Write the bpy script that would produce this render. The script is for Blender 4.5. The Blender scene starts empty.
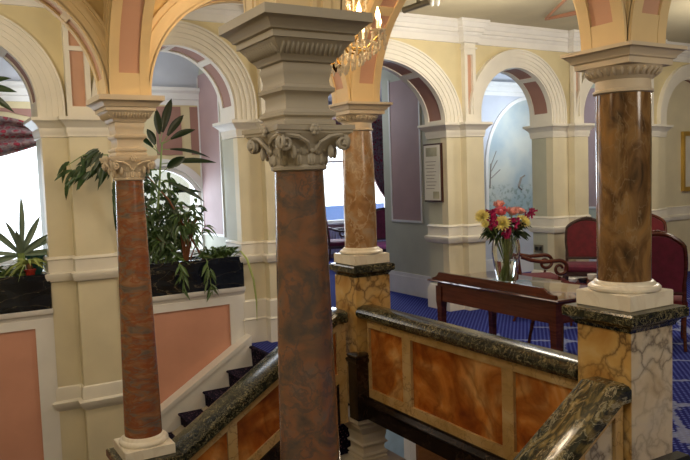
import bpy, math, random
from mathutils import Vector, Matrix
from math import sin, cos, pi, sqrt
random.seed(7)
S = bpy.context.scene
COL = S.collection

# ---------------------------------------------------------------- camera, world, lights, exposure
cam = bpy.data.cameras.new('camera')
camo = bpy.data.objects.new('camera', cam)
COL.objects.link(camo)
YAW, PIT, ROL = 1.03675795, -.07307661, .03446906
fw = Vector((cos(PIT)*cos(YAW), cos(PIT)*sin(YAW), sin(PIT)))
rt = Vector((sin(YAW), -cos(YAW), 0)); dn = fw.cross(rt)
r_ = rt*cos(ROL) + dn*sin(ROL); d_ = -rt*sin(ROL) + dn*cos(ROL)
m = Matrix((r_, -d_, -fw)).transposed().to_4x4()
m.translation = Vector((0, 0, 1.7))
camo.matrix_world = m
cam.sensor_width = 36
cam.lens = 711.635*36/690
cam.clip_start = .02
S.camera = camo

w = bpy.data.worlds.new('world'); S.world = w; w.use_nodes = True
w.node_tree.nodes['Background'].inputs[0].default_value = (.86, .93, 1, 1)
w.node_tree.nodes['Background'].inputs[1].default_value = 3.0

def light(name, kind, loc, power, color=(1, 1, 1), size=.1, rot=None, sy=None):
    l = bpy.data.lights.new(name, kind); l.energy = power; l.color = color
    if kind == 'AREA':
        l.size = size
        if sy: l.shape = 'RECTANGLE'; l.size_y = sy
    else: l.shadow_soft_size = size
    o = bpy.data.objects.new(name, l); o.location = loc
    if rot: o.rotation_euler = rot
    COL.objects.link(o); return o
WARM = (1, .79, .54)
# lights of the chandeliers, and others with no fitting built
light('lamp_light_atrium', 'POINT', (2.0, 3.35, 2.80), 26, WARM, .16)
light('lamp_light_atrium_top', 'POINT', (1.95, 3.3, 3.2), 8, WARM, .2)
light('lamp_light_landing', 'POINT', (5.0, 5.3, 2.9), 70, (1, .91, .76), .3)
light('lamp_light_landing_right', 'POINT', (8.2, 4.6, 2.8), 72, (1, .91, .76), .3)
light('fill_light_right_near', 'POINT', (3.6, -.6, 2.5), 60, (1, .90, .76), .4)  # added fill with no lamp here, brightens the right pedestal's near face
light('lamp_light_stair', 'POINT', (.2, 5.4, 2.9), 28, (1, .89, .72), .3)
light('lamp_light_stair_low', 'POINT', (2.2, 5.7, 1.9), 7, (1, .88, .72), .3)
light('fill_light_left_near', 'POINT', (-.9, 2.9, 2.7), 22, (1, .80, .56), .3)  # unseen warm fill added for the left side of the centre column
light('lamp_light_lower', 'POINT', (4.2, 5.4, -1.2), 20, (1, .85, .65), .2)
light('fill_light_behind', 'AREA', (-.6, .4, 3.55), 50, (1, .93, .82), 2.2, (0, 0, 0), 2.2)  # added soft fill at the ceiling behind the camera, not a real fitting
# daylight through the windows, and point lights inside the rooms beyond the arcade
DAY = (.74, .86, 1)
light('daylight_left', 'AREA', (1.5, 9.6, 1.9), 130, DAY, 3.6, (-pi/2, 0, 0), 2.2)
light('daylight_middle', 'AREA', (7.9, 14.4, 2.2), 300, DAY, 3.0, (-pi/2, 0, 0), 2.2)
light('lamp_light_middle_room', 'POINT', (5.0, 9.5, 2.7), 22, (.86, .92, 1), .3)
light('fill_light_left_room', 'POINT', (1.6, 8.1, 2.6), 24, (.86, .92, 1), .3)  # cool fill added to lift the left room, no lamp there
light('fill_light_mural_room', 'POINT', (8.2, 8.0, 2.6), 30, DAY, .3)  # added daylight-coloured fill that brightens the mural, not a real lamp

S.view_settings.view_transform = 'Standard'
S.view_settings.look = 'None'
S.view_settings.exposure = 0.22
S.view_settings.gamma = 1
S.view_settings.use_curve_mapping = False

# ---------------------------------------------------------------- materials
def mat(name, col=(.8, .8, .8), rough=.5, metal=0, spec=.5):
    m = bpy.data.materials.new(name); m.use_nodes = True
    b = m.node_tree.nodes['Principled BSDF']
    b.inputs['Base Color'].default_value = (*col, 1)
    b.inputs['Roughness'].default_value = rough
    b.inputs['Metallic'].default_value = metal
    b.inputs['Specular IOR Level'].default_value = spec
    return m, m.node_tree, b
def tex(nt, kind, scale=None, **k):
    n = nt.nodes.new('ShaderNodeTex'+kind)
    if scale is not None and 'Scale' in n.inputs: n.inputs['Scale'].default_value = scale
    for a, v in k.items():
        if a in n.inputs: n.inputs[a].default_value = v
        else: setattr(n, a, v)
    return n
def coords(nt, sc=(1, 1, 1), rot=(0, 0, 0), kind='Object'):
    c = nt.nodes.new('ShaderNodeTexCoord'); mp = nt.nodes.new('ShaderNodeMapping')
    mp.inputs['Scale'].default_value = sc; mp.inputs['Rotation'].default_value = rot
    nt.links.new(c.outputs[kind], mp.inputs[0]); return mp.outputs[0]
def ramp(nt, fac, stops, interp='LINEAR'):
    r = nt.nodes.new('ShaderNodeValToRGB'); e = r.color_ramp; e.interpolation = interp
    while len(e.elements) < len(stops): e.elements.new(.5)
    for el, (p, c) in zip(e.elements, stops): el.position = p; el.color = (*c, 1)
    nt.links.new(fac, r.inputs[0]); return r.outputs[0]
def mix(nt, f, a, b, mode='MIX'):
    n = nt.nodes.new('ShaderNodeMix'); n.data_type = 'RGBA'; n.blend_type = mode
    for i, v in ((0, f), (6, a), (7, b)):
        if isinstance(v, (int, float)): n.inputs[i].default_value = v
        elif isinstance(v, tuple): n.inputs[i].default_value = (*v, 1)
        else: nt.links.new(v, n.inputs[i])
    return n.outputs[2]
def bump(nt, b, h, s=.2, d=.01):
    n = nt.nodes.new('ShaderNodeBump'); n.inputs['Strength'].default_value = s; n.inputs['Distance'].default_value = d
    nt.links.new(h, n.inputs['Height']); nt.links.new(n.outputs[0], b.inputs['Normal'])
def paint(name, col, rough=.55, var=.06):
    m, nt, b = mat(name, col, rough)
    v = coords(nt); n = tex(nt, 'Noise', 3.0, Detail=4.0); nt.links.new(v, n.inputs['Vector'])
    lo = tuple(c*(1-var) for c in col); hi = tuple(min(1, c*(1+var)) for c in col)
    nt.links.new(ramp(nt, n.outputs[0], [(.3, lo), (.7, hi)]), b.inputs['Base Color'])
    n2 = tex(nt, 'Noise', 90.0, Detail=2.0); nt.links.new(v, n2.inputs['Vector']); bump(nt, b, n2.outputs[0], .08, .002)
    return m
def marble(name, stops, scale=5, dist=1.2, vein=(.05, .03, .02), vs=3, vw=.03, vstr=.7, rough=.2, stretch=(1, 1, 1), cells=False, rot=(0, 0, 0), vein2=None):
    m, nt, b = mat(name, stops[0][1], rough)
    v = coords(nt, stretch, rot)
    n = tex(nt, 'Noise', scale, Detail=8.0, Distortion=dist); nt.links.new(v, n.inputs['Vector'])
    c = ramp(nt, n.outputs[0], stops)
    # distorted coordinates for the veins
    nd = tex(nt, 'Noise', vs*1.2, Detail=5.0); nt.links.new(v, nd.inputs['Vector'])
    vm = nt.nodes.new('ShaderNodeVectorMath'); vm.operation = 'MULTIPLY_ADD'
    vm.inputs[1].default_value = (.35,)*3
    nt.links.new(nd.outputs['Color'], vm.inputs[0]); nt.links.new(v, vm.inputs[2])
    if cells:
        vo = tex(nt, 'Voronoi', vs, feature='DISTANCE_TO_EDGE'); nt.links.new(vm.outputs[0], vo.inputs['Vector'])
        f = ramp(nt, vo.outputs['Distance'], [(0, (1,)*3), (vw, (.35,)*3), (vw*2.5, (0,)*3)])
        msk = tex(nt, 'Noise', 2.2); nt.links.new(v, msk.inputs['Vector'])
        mk = ramp(nt, msk.outputs[0], [(.35, (.25,)*3), (.6, (1,)*3)])
        f = mix(nt, 1.0, f, mk, 'MULTIPLY')
    else:
        vo = tex(nt, 'Noise', vs, Detail=6.0, Distortion=.8); nt.links.new(vm.outputs[0], vo.inputs['Vector'])
        f = ramp(nt, vo.outputs[0], [(.5-vw*2, (0,)*3), (.5, (1,)*3), (.5+vw*2, (0,)*3)])
    mf = nt.nodes.new('ShaderNodeMath'); mf.operation = 'MULTIPLY'; mf.inputs[1].default_value = vstr
    nt.links.new(f, mf.inputs[0])
    c = mix(nt, mf.outputs[0], c, vein)
    if vein2:
        vo2 = tex(nt, 'Noise', vs*.8, Detail=4.0, Distortion=2.0); nt.links.new(v, vo2.inputs['Vector'])
        f2 = ramp(nt, vo2.outputs[0], [(.605, (0,)*3), (.615, (.8,)*3), (.63, (0,)*3)])
        c = mix(nt, f2, c, vein2)
    nt.links.new(c, b.inputs['Base Color'])
    return m

M = {}
M['cream'] = paint('cream_trim_paint', (.80, .76, .67), .5)
M['gold'] = paint('atrium_cream_paint', (.78, .60, .33), .5)
M['goldwall'] = paint('atrium_wall_paint', (.62, .44, .18), .55)
M['wall'] = paint('yellow_wall_paint', (.70, .60, .36), .6)
M['pier'] = paint('pale_yellow_pier_paint', (.74, .67, .48), .55)
M['sage'] = paint('sage_wall_paint', (.52, .52, .41), .6)
M['salmon'] = paint('salmon_panel_paint', (.62, .36, .25), .6)
M['mauve'] = paint('mauve_panel_paint', (.43, .29, .28), .6)
M['mauvebrown'] = paint('rose_brown_panel_paint', (.36, .19, .15), .6)
M['pink'] = paint('pink_wall_panel_paint', (.66, .33, .23), .55)
M['white'] = paint('white_paint', (.82, .80, .77), .45)
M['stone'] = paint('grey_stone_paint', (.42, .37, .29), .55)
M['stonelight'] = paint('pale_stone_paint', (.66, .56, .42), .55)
M['cove'] = paint('daylit_lilac_paint', (.58, .60, .66), .6)  # bluish tint of reflected daylight painted into the back ceiling colour
M['ceil'] = paint('ceiling_paint', (.50, .44, .30), .7)
M['copper'] = paint('copper_rib_paint', (.42, .20, .12), .4)
M['plinthwhite'] = marble('white_marble', [(.3, (.80, .74, .62)), (.7, (.88, .82, .70))], 4, .6, (.6, .5, .38), 3, .02, .3, .3)
M['shaftA'] = marble('golden_brown_marble', [(.32, (.22, .11, .05)), (.48, (.36, .20, .09)), (.6, (.40, .28, .18)), (.75, (.30, .26, .22))], 7, 1.5, (.62, .5, .36), 4, .012, .5, .2, (1, 1, .8))
M['shaftB'] = marble('olive_brown_marble', [(.3, (.04, .02, .01)), (.45, (.15, .075, .028)), (.56, (.25, .14, .055)), (.75, (.34, .17, .05))], 7, 1.4, (.34, .25, .15), 4, .006, .4, .14, (1.4, 1.4, .7), rot=(.15, .1, 0))
M['shaftC'] = marble('red_banded_marble', [(.28, (.13, .105, .09)), (.44, (.21, .14, .10)), (.54, (.28, .125, .06)), (.68, (.34, .18, .10))], 5.0, 2.4, (.27, .065, .02), 5, .035, .75, .24, (.8, .8, 2.0), rot=(.1, .25, 0))
M['shaftD'] = marble('dark_red_marble', [(.26, (.06, .052, .048)), (.42, (.135, .078, .052)), (.55, (.215, .095, .05)), (.72, (.14, .105, .085))], 6, 1.6, (.07, .06, .058), 7, .03, .7, .18, (1, 1, 1.0), rot=(.6, .5, 0))
M['siena'] = marble('yellow_siena_marble', [(.3, (.46, .22, .05)), (.5, (.60, .37, .12)), (.7, (.66, .48, .24))], 4, .8, (.06, .025, .015), 6, .07, .95, .2, cells=True)
M['breccia'] = marble('pale_breccia_marble', [(.3, (.50, .38, .24)), (.5, (.66, .56, .42)), (.7, (.58, .53, .46))], 4, .8, (.07, .05, .04), 6, .08, .95, .2, cells=True)
M['rail'] = marble('ochre_rail_marble', [(.3, (.40, .24, .08)), (.5, (.52, .34, .14)), (.7, (.58, .42, .22))], 4, .8, (.09, .05, .03), 7, .02, .7, .22, cells=True)
M['onyx'] = marble('orange_onyx', [(.3, (.17, .035, .008)), (.42, (.38, .10, .015)), (.54, (.58, .21, .04)), (.70, (.74, .42, .15))], 2.6, 1.2, (.11, .025, .008), 2.5, .05, .55, .14, (1, 1, 1.0), rot=(.5, .3, .2))
M['green'] = marble('dark_green_marble', [(.3, (.006, .008, .006)), (.52, (.018, .02, .013)), (.66, (.06, .055, .03)), (.82, (.20, .165, .08))], 20, 2.2, (.36, .31, .17), 12, .012, .8, .2)
M['greenpolish'] = marble('polished_green_marble', [(.3, (.012, .014, .011)), (.48, (.035, .036, .024)), (.6, (.16, .12, .045)), (.75, (.32, .25, .12))], 9, 2.6, (.40, .36, .24), 8, .012, .8, .09, (.6, 1.6, 1.0))
M['black'] = marble('black_marble', [(.3, (.004, .006, .009)), (.7, (.016, .02, .028))], 5, .8, (.22, .18, .11), 1.9, .003, .6, .14, (.8, 1, 2.6), rot=(0, .35, 0))
M['darkwood'] = marble('black_veined_stone', [(.3, (.008, .005, .004)), (.7, (.024, .014, .009))], 8, 1.0, (.09, .06, .04), 5, .01, .4, .25)
def wood(name, a, b_, rough=.25):
    m, nt, b = mat(name, a, rough)
    v = coords(nt, (2, .4, 6)); n = tex(nt, 'Noise', 6.0, Detail=6.0, Distortion=1.0); nt.links.new(v, n.inputs['Vector'])
    nt.links.new(ramp(nt, n.outputs[0], [(.3, a), (.7, b_)]), b.inputs['Base Color'])
    return m
M['mahogany'] = wood('mahogany', (.055, .012, .007), (.12, .028, .014))
M['desktop'] = wood('polished_desk_top', (.09, .035, .02), (.13, .05, .03), .08)
M['desktop'].node_tree.nodes['Principled BSDF'].inputs['Coat Weight'].default_value = .8
M['walnut'] = wood('dark_walnut', (.035, .016, .013), (.08, .04, .03), .35)
M['orangewood'] = wood('orange_wood_panel', (.20, .08, .02), (.30, .13, .04), .4)
def velvet(name, col):
    m, nt, b = mat(name, col, .8)
    b.inputs['Sheen Weight'].default_value = .12
    v = coords(nt); n = tex(nt, 'Noise', 14.0, Detail=3.0); nt.links.new(v, n.inputs['Vector'])
    nt.links.new(ramp(nt, n.outputs[0], [(.3, tuple(c*.75 for c in col)), (.7, tuple(c*1.2 for c in col))]), b.inputs['Base Color'])
    return m
M['velvet'] = velvet('burgundy_velvet', (.13, .005, .011))
M['plum'] = velvet('plum_velvet', (.13, .008, .03))
M['pinkvel'] = velvet('pink_velvet', (.5, .12, .26))
M['bluevel'] = velvet('blue_patterned_fabric', (.05, .06, .30))
def carpet():
    m, nt, b = mat('blue_patterned_carpet', (.02, .03, .25), .95, 0, .1)
    v = coords(nt, (1, 1, 1), (0, 0, .0))
    sp = nt.nodes.new('ShaderNodeSeparateXYZ'); nt.links.new(v, sp.inputs[0])
    def wave(sock, s, ph=0.0):
        a = nt.nodes.new('ShaderNodeMath'); a.operation = 'MULTIPLY_ADD'; a.inputs[1].default_value = s; a.inputs[2].default_value = ph
        nt.links.new(sock, a.inputs[0]); c = nt.nodes.new('ShaderNodeMath'); c.operation = 'COSINE'; nt.links.new(a.outputs[0], c.inputs[0]); return c.outputs[0]
    def op(o, a, b2):
        n = nt.nodes.new('ShaderNodeMath'); n.operation = o
        for i, q in enumerate((a, b2)):
            if isinstance(q, (int, float)): n.inputs[i].default_value = q
            else: nt.links.new(q, n.inputs[i])
        return n.outputs[0]
    K = 2*pi/.055
    dots = op('MULTIPLY', wave(sp.outputs[0], K), wave(sp.outputs[1], K))
    f1 = ramp(nt, dots, [(.25, (0,)*3), (.6, (1,)*3)])
    c = mix(nt, f1, (.014, .018, .15), (.10, .13, .42))
    # large lozenge lattice
    K2 = 2*pi/.9
    s = op('ADD', wave(sp.outputs[0], K2), wave(sp.outputs[1], K2))
    s2 = op('ABSOLUTE', s, 0)
    nz = tex(nt, 'Noise', 22.0, Detail=3.0); nt.links.new(v, nz.inputs['Vector'])
    s3 = op('ADD', s2, op('MULTIPLY', op('SUBTRACT', nz.outputs[0], .5), .9))
    f2 = ramp(nt, s3, [(.0, (1,)*3), (.16, (.8,)*3), (.24, (0,)*3)])
    # plain field for Y > 5.6 (border by the far wall)
    g = op('LESS_THAN', sp.outputs[1], 5.6)
    f3 = op('MULTIPLY', f2, g)
    c = mix(nt, op('MULTIPLY', f3, .6), c, (.36, .40, .55))
    nt.links.new(c, b.inputs['Base Color'])
    n2 = tex(nt, 'Noise', 300.0); nt.links.new(v, n2.inputs['Vector']); bump(nt, b, n2.outputs[0], .3, .004)
    return m
M['carpet'] = carpet()
def stepcarpet():
    m, nt, b = mat('navy_stair_carpet', (.01, .01, .05), .95, 0, .1)
    v = coords(nt); n = tex(nt, 'Voronoi', 42.0); nt.links.new(v, n.inputs['Vector'])
    c = ramp(nt, n.outputs['Distance'], [(.0, (.40, .24, .26)), (.18, (.16, .08, .12)), (.30, (.012, .010, .028)), (1, (.006, .006, .016))])
    nt.links.new(c, b.inputs['Base Color']); return m
M['stepcarpet'] = stepcarpet()
def curtain():
    m, nt, b = mat('burgundy_floral_fabric', (.2, .03, .04), .8, 0, .2)
    v = coords(nt); n = tex(nt, 'Voronoi', 16.0); nt.links.new(v, n.inputs['Vector'])
    n2 = tex(nt, 'Noise', 18.0, Detail=4.0); nt.links.new(v, n2.inputs['Vector'])
    c = ramp(nt, n.outputs['Distance'], [(.1, (.42, .04, .06)), (.35, (.24, .03, .045)), (.5, (.30, .22, .20)), (.8, (.20, .06, .07))])
    c = mix(nt, ramp(nt, n2.outputs[0], [(.48, (0,)*3), (.6, (.7,)*3)]), c, (.16, .15, .15))
    nt.links.new(c, b.inputs['Base Color']); return m
M['curtain'] = curtain()
M['leaf'] = paint('dark_green_leaf', (.03, .065, .02), .35, .5)
M['leafdark'] = paint('blackish_green_leaf', (.012, .03, .010), .3, .4)
M['leafmid'] = paint('fig_leaf', (.05, .10, .028), .4, .5)
M['leaf2'] = paint('mid_green_leaf', (.07, .13, .03), .4, .4)
M['leaf3'] = paint('grey_green_leaf', (.20, .27, .20), .45, .3)
M['leafy'] = paint('yellow_green_leaf', (.36, .44, .13), .45, .3)
M['stem'] = paint('reddish_stem', (.18, .06, .02), .5, .2)
M['stemg'] = paint('green_stem', (.22, .32, .10), .5, .2)
M['soil'] = paint('dark_soil', (.05, .035, .025), .9, .4)
M['terracotta'] = paint('red_pot', (.35, .03, .02), .4)
M['tealpot'] = paint('teal_pot', (.03, .15, .15), .35)
M['yellow'] = paint('yellow_petal', (.95, .82, .34), .5, .15)
M['rose'] = paint('pink_petal', (.82, .22, .30), .5, .2)
M['peach'] = paint('peach_petal', (.88, .44, .40), .5, .2)
M['magenta'] = paint('magenta_petal', (.46, .010, .12), .5, .3)
M['china'] = mat('white_china', (.8, .8, .78), .15)[0]
M['darkchina'] = mat('dark_bowl', (.02, .015, .015), .2)[0]
M['brass'] = mat('gilt_brass', (.72, .48, .16), .25, 1)[0]
M['metal'] = mat('grey_metal', (.25, .22, .17), .4, .8)[0]
M['paper'] = paint('printed_paper', (.72, .70, .62), .6, .05)
M['ink'] = mat('faint_ink', (.28, .25, .22), .7)[0]
M['pictop'] = paint('engraved_vignette', (.42, .40, .28), .6, .5)
M['framedark'] = mat('dark_frame', (.05, .015, .01), .3)[0]
M['gilt'] = paint('gilt_frame', (.48, .29, .05), .35, .3)
M['bluepic'] = paint('pale_blue_print', (.34, .48, .62), .4, .3)
M['radiator'] = mat('white_radiator', (.62, .64, .72), .4)[0]
M['bluesea'] = mat('blue_awning', (.13, .25, .50), .6)[0]
def glassmat(name, col=(1, 1, 1), ior=1.45, rough=0):
    m, nt, b = mat(name, col, rough)
    b.inputs['Transmission Weight'].default_value = 1; b.inputs['IOR'].default_value = ior
    return m
M['glass'] = glassmat('clear_glass', (.96, .98, .97))
M['crystal'] = glassmat('cut_crystal', (1, .95, .85), 1.6)
M['crystalpale'] = glassmat('pale_crystal', (1, .93, .80), 1.5, .15); M['crystalpale'].node_tree.nodes['Principled BSDF'].inputs['Transmission Weight'].default_value = .45
M['water'] = glassmat('water', (.93, .97, .93), 1.33)
def pane():
    m = bpy.data.materials.new('window_pane'); m.use_nodes = True; nt = m.node_tree
    b = nt.nodes['Principled BSDF']; t = nt.nodes.new('ShaderNodeBsdfTransparent'); x = nt.nodes.new('ShaderNodeMixShader')
    b.inputs['Roughness'].default_value = .05; b.inputs['Base Color'].default_value = (.8, .85, .9, 1)
    x.inputs[0].default_value = .06
    nt.links.new(t.outputs[0], x.inputs[1]); nt.links.new(b.outputs[0], x.inputs[2]); nt.links.new(x.outputs[0], nt.nodes['Material Output'].inputs[0])
    return m
M['pane'] = pane()
def emis(name, col, st):
    m, nt, b = mat(name, col)
    b.inputs['Emission Color'].default_value = (*col, 1); b.inputs['Emission Strength'].default_value = st; return m
M['bulb'] = emis('flame_bulb', (1, .66, .30), 14)
def mural():
    m, nt, b = mat('landscape_mural', (.5, .6, .65), .6)
    v = coords(nt); sp = nt.nodes.new('ShaderNodeSeparateXYZ'); nt.links.new(v, sp.inputs[0])
    n = tex(nt, 'Noise', 3.0, Detail=6.0); nt.links.new(v, n.inputs['Vector'])
    a = nt.nodes.new('ShaderNodeMath'); a.operation = 'MULTIPLY_ADD'; a.inputs[1].default_value = .5; nt.links.new(n.outputs[0], a.inputs[0])
    mr = nt.nodes.new('ShaderNodeMath'); mr.operation = 'MULTIPLY'; mr.inputs[1].default_value = .55; nt.links.new(sp.outputs[2], mr.inputs[0])
    nt.links.new(mr.outputs[0], a.inputs[2])
    c = ramp(nt, a.outputs[0], [(.30, (.25, .30, .27)), (.68, (.26, .36, .38)), (.80, (.33, .46, .50)), (.88, (.36, .47, .50)), (1.0, (.62, .64, .58)), ])
    n3 = tex(nt, 'Noise', 1.6, Detail=6.0); nt.links.new(v, n3.inputs['Vector'])
    c = mix(nt, ramp(nt, n3.outputs[0], [(.4, (0,)*3), (.65, (.8,)*3)]), c, (.34, .44, .50))
    n2 = tex(nt, 'Noise', 14.0, Detail=5.0); nt.links.new(v, n2.inputs['Vector'])
    low = ramp(nt, sp.outputs[2], [(.0, (1,)*3), (.999, (1,)*3)])
    lt = nt.nodes.new('ShaderNodeMath'); lt.operation = 'LESS_THAN'; lt.inputs[1].default_value = 1.5; nt.links.new(sp.outputs[2], lt.inputs[0])
    f = ramp(nt, n2.outputs[0], [(.5, (0,)*3), (.62, (.6,)*3)])
    ff = mix(nt, 1.0, f, lt.outputs[0], 'MULTIPLY')
    c = mix(nt, ff, c, (.16, .22, .17))
    nt.links.new(c, b.inputs['Base Color']); return m
M['mural'] = mural()

# ---------------------------------------------------------------- mesh builder
class MB:
    def __init__(s): s.v = []; s.f = []
    def add(s, vs, fs):
        n = len(s.v); s.v += [tuple(q) for q in vs]; s.f += [tuple(i+n for i in f) for f in fs]; return s
    def box(s, x0, x1, y0, y1, z0, z1):
        return s.add([(x0,y0,z0),(x1,y0,z0),(x1,y1,z0),(x0,y1,z0),(x0,y0,z1),(x1,y0,z1),(x1,y1,z1),(x0,y1,z1)],
                     [(0,3,2,1),(4,5,6,7),(0,1,5,4),(1,2,6,5),(2,3,7,6),(3,0,4,7)])
    def lathe(s, c, prof, seg=32, a0=0):
        n = len(prof); vs = []
        for i in range(seg):
            a = 2*pi*i/seg+a0
            vs += [(c[0]+r*cos(a), c[1]+r*sin(a), c[2]+z) for r, z in prof]
        fs = [(i*n+j, ((i+1) % seg)*n+j, ((i+1) % seg)*n+j+1, i*n+j+1) for i in range(seg) for j in range(n-1)]
        if prof[0][0] > 1e-6: fs.append(tuple(i*n for i in range(seg-1, -1, -1)))
        if prof[-1][0] > 1e-6: fs.append(tuple(i*n+n-1 for i in range(seg)))
        return s.add(vs, fs)
    def rect(s, x0, x1, y0, y1, prof):          # rectangular moulding: profile of (outset, z)
        n = len(prof); vs = []
        for p, z in prof: vs += [(x0-p,y0-p,z),(x1+p,y0-p,z),(x1+p,y1+p,z),(x0-p,y1+p,z)]
        fs = [(j*4+k, j*4+(k+1) % 4, j*4+4+(k+1) % 4, j*4+4+k) for j in range(n-1) for k in range(4)]
        fs += [(3,2,1,0), tuple((n-1)*4+k for k in range(4))]
        return s.add(vs, fs)
    def poly(s, pts, axis, a, b):               # 2D outline extruded from a to b along axis
        def P(u, v, t): return {'X': (t,u,v), 'Y': (u,t,v), 'Z': (u,v,t)}[axis]
        n = len(pts)
        vs = [P(u, v, a) for u, v in pts]+[P(u, v, b) for u, v in pts]
        fs = [tuple(range(n)), tuple(range(2*n-1, n-1, -1))]+[(i, i+n, (i+1) % n+n, (i+1) % n) for i in range(n)]
        return s.add(vs, fs)
    def ring(s, uc, zc, rx, rz, o0, o1, v0, v1, a0=0, a1=pi, seg=28, axis='X'):   # curved bar on an (elliptic) arch
        def P(u, v, z): return (u, v, z) if axis == 'X' else (v, u, z)
        vs = []
        for i in range(seg+1):
            a = a0+(a1-a0)*i/seg; c, t = cos(a), sin(a)
            for o, v in ((o0, v0), (o1, v0), (o1, v1), (o0, v1)):
                vs.append(P(uc+(rx+o)*c, v, zc+(rz+o)*t))
        fs = [(i*4+k, i*4+(k+1) % 4, i*4+4+(k+1) % 4, i*4+4+k) for i in range(seg) for k in range(4)]
        fs += [(3,2,1,0), tuple(seg*4+k for k in range(4))]
        return s.add(vs, fs)
    def archwall(s, uc, zc, rx, rz, u0, u1, zt, v0, v1, seg=32, axis='X', zb=None):  # wall over an arch
        def P(u, v, z): return (u, v, z) if axis == 'X' else (v, u, z)
        us = [(uc+rx*cos(pi*i/seg), zc+rz*sin(pi*i/seg)) for i in range(seg+1)][::-1]
        if zb is not None: us = [(uc-rx, zb)]+us+[(uc+rx, zb)]
        vs = []
        for u, z in us:
            vs += [P(u, v0, z), P(u, v0, zt), P(u, v1, zt), P(u, v1, z)]
        n = len(us)
        fs = [(i*4+k, i*4+(k+1) % 4, i*4+4+(k+1) % 4, i*4+4+k) for i in range(n-1) for k in range(4)]
        fs += [(3,2,1,0), tuple((n-1)*4+k for k in range(4))]
        s.add(vs, fs)
        z0 = zc if zb is None else zb
        for a, b in ((u0, uc-rx), (uc+rx, u1)):
            if b-a > 1e-4:
                if axis == 'X': s.box(a, b, v0, v1, z0, zt)
                else: s.box(v0, v1, a, b, z0, zt)
        return s
    def tube(s, pts, r, seg=8, close=True):
        pts = [Vector(p) for p in pts]; n = len(pts)
        rs = r if isinstance(r, (list, tuple)) else [r]*n
        vs = []; up = Vector((0, 0, 1)); prev = None
        for i, p in enumerate(pts):
            t = (pts[min(i+1, n-1)]-pts[max(i-1, 0)]).normalized()
            if prev is None:
                a = t.cross(up if abs(t.z) < .9 else Vector((1, 0, 0))).normalized()
            else:
                a = (prev - t*prev.dot(t)).normalized()
            prev = a; b = t.cross(a)
            for k in range(seg):
                q = 2*pi*k/seg; vs.append(p+(a*cos(q)+b*sin(q))*rs[i])
        fs = [(i*seg+k, i*seg+(k+1) % seg, (i+1)*seg+(k+1) % seg, (i+1)*seg+k) for i in range(n-1) for k in range(seg)]
        fs += [tuple(range(seg-1, -1, -1)), tuple((n-1)*seg+k for k in range(seg))]
        return s.add(vs, fs)
    def sweep(s, path, prof):                   # prof (y, h) swept on an XZ path of (x, z), mitred
        vs = []; n = len(path); m_ = len(prof)
        for i, (x, z) in enumerate(path):
            d = []
            if i > 0: d.append(Vector((x-path[i-1][0], z-path[i-1][1])).normalized())
            if i < n-1: d.append(Vector((path[i+1][0]-x, path[i+1][1]-z)).normalized())
            nr = [Vector((-q.y, q.x)) for q in d]
            if len(nr) == 2:
                b = (nr[0]+nr[1]).normalized(); b = b/b.dot(nr[0])
            else:
                b = Vector((0, 1/nr[0].y)) if abs(nr[0].y) > .2 else nr[0]
            for y, h in prof: vs.append((x+b.x*h, y, z+b.y*h))
        fs = [(i*m_+k, i*m_+(k+1) % m_, (i+1)*m_+(k+1) % m_, (i+1)*m_+k) for i in range(n-1) for k in range(m_)]
        fs += [tuple(range(m_-1, -1, -1)), tuple((n-1)*m_+k for k in range(m_))]
        return s.add(vs, fs)
    def ell(s, c, r, seg=8, rings=6, rot=None):
        R = rot or Matrix.Identity(3); vs = []
        for i in range(rings+1):
            t = pi*i/rings
            for k in range(seg):
                a = 2*pi*k/seg
                vs.append(Vector(c)+R@Vector((r[0]*sin(t)*cos(a), r[1]*sin(t)*sin(a), r[2]*cos(t))))
        fs = [(i*seg+k, (i+1)*seg+k, (i+1)*seg+(k+1) % seg, i*seg+(k+1) % seg) for i in range(rings) for k in range(seg)]
        return s.add(vs, fs)
    def leaf(s, p, d, L, W, droop=.3, n=5, up=None, fold=.25):
        if up is None: up = (random.uniform(-.5, .5), -.8, random.uniform(-.2, .9))
        p = Vector(p); d = Vector(d).normalized(); u = Vector(up)
        sd = d.cross(u)
        if sd.length < .1: sd = d.cross(Vector((1, 0, 0)))
        sd.normalize(); vs = []
        for i in range(n+1):
            t = i/n; wd = W*(sin(pi*min(1, t*.93+.07))**.8) if i < n else .001
            q = p+d*L*t+Vector((0, 0, -1))*droop*L*t*t
            nn = sd.cross(d)
            vs += [q-sd*wd/2+nn*wd*fold, q, q+sd*wd/2+nn*wd*fold]
        fs = []
        for i in range(n):
            for k in (0, 1): fs.append((i*3+k, i*3+k+1, i*3+3+k+1, i*3+3+k))
        return s.add(vs, fs)
    def build(s, name, material, parent=None, local=False, ang=35):
        me = bpy.data.meshes.new(name)
        off = Vector((0, 0, 0))
        if parent is not None and not local:
            q = parent
            while q: off += q.location; q = q.parent
        me.from_pydata([tuple(Vector(v)-off) for v in s.v], [], s.f)
        import bmesh
        bm = bmesh.new(); bm.from_mesh(me)
        bmesh.ops.remove_doubles(bm, verts=bm.verts, dist=1e-6)
        bmesh.ops.recalc_face_normals(bm, faces=bm.faces)
        bm.to_mesh(me); bm.free()
        me.materials.append(M[material] if isinstance(material, str) else material)
        for p in me.polygons: p.use_smooth = True
        me.set_sharp_from_angle(angle=math.radians(ang))
        o = bpy.data.objects.new(name, me); COL.objects.link(o)
        if parent is not None: o.parent = parent
        return o
def struct(o): o['kind'] = 'structure'; return o
def tag(o, label, cat, group=None, kind=None):
    o['label'] = label; o['category'] = cat
    if group: o['group'] = group
    if kind: o['kind'] = kind
    return o
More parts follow.
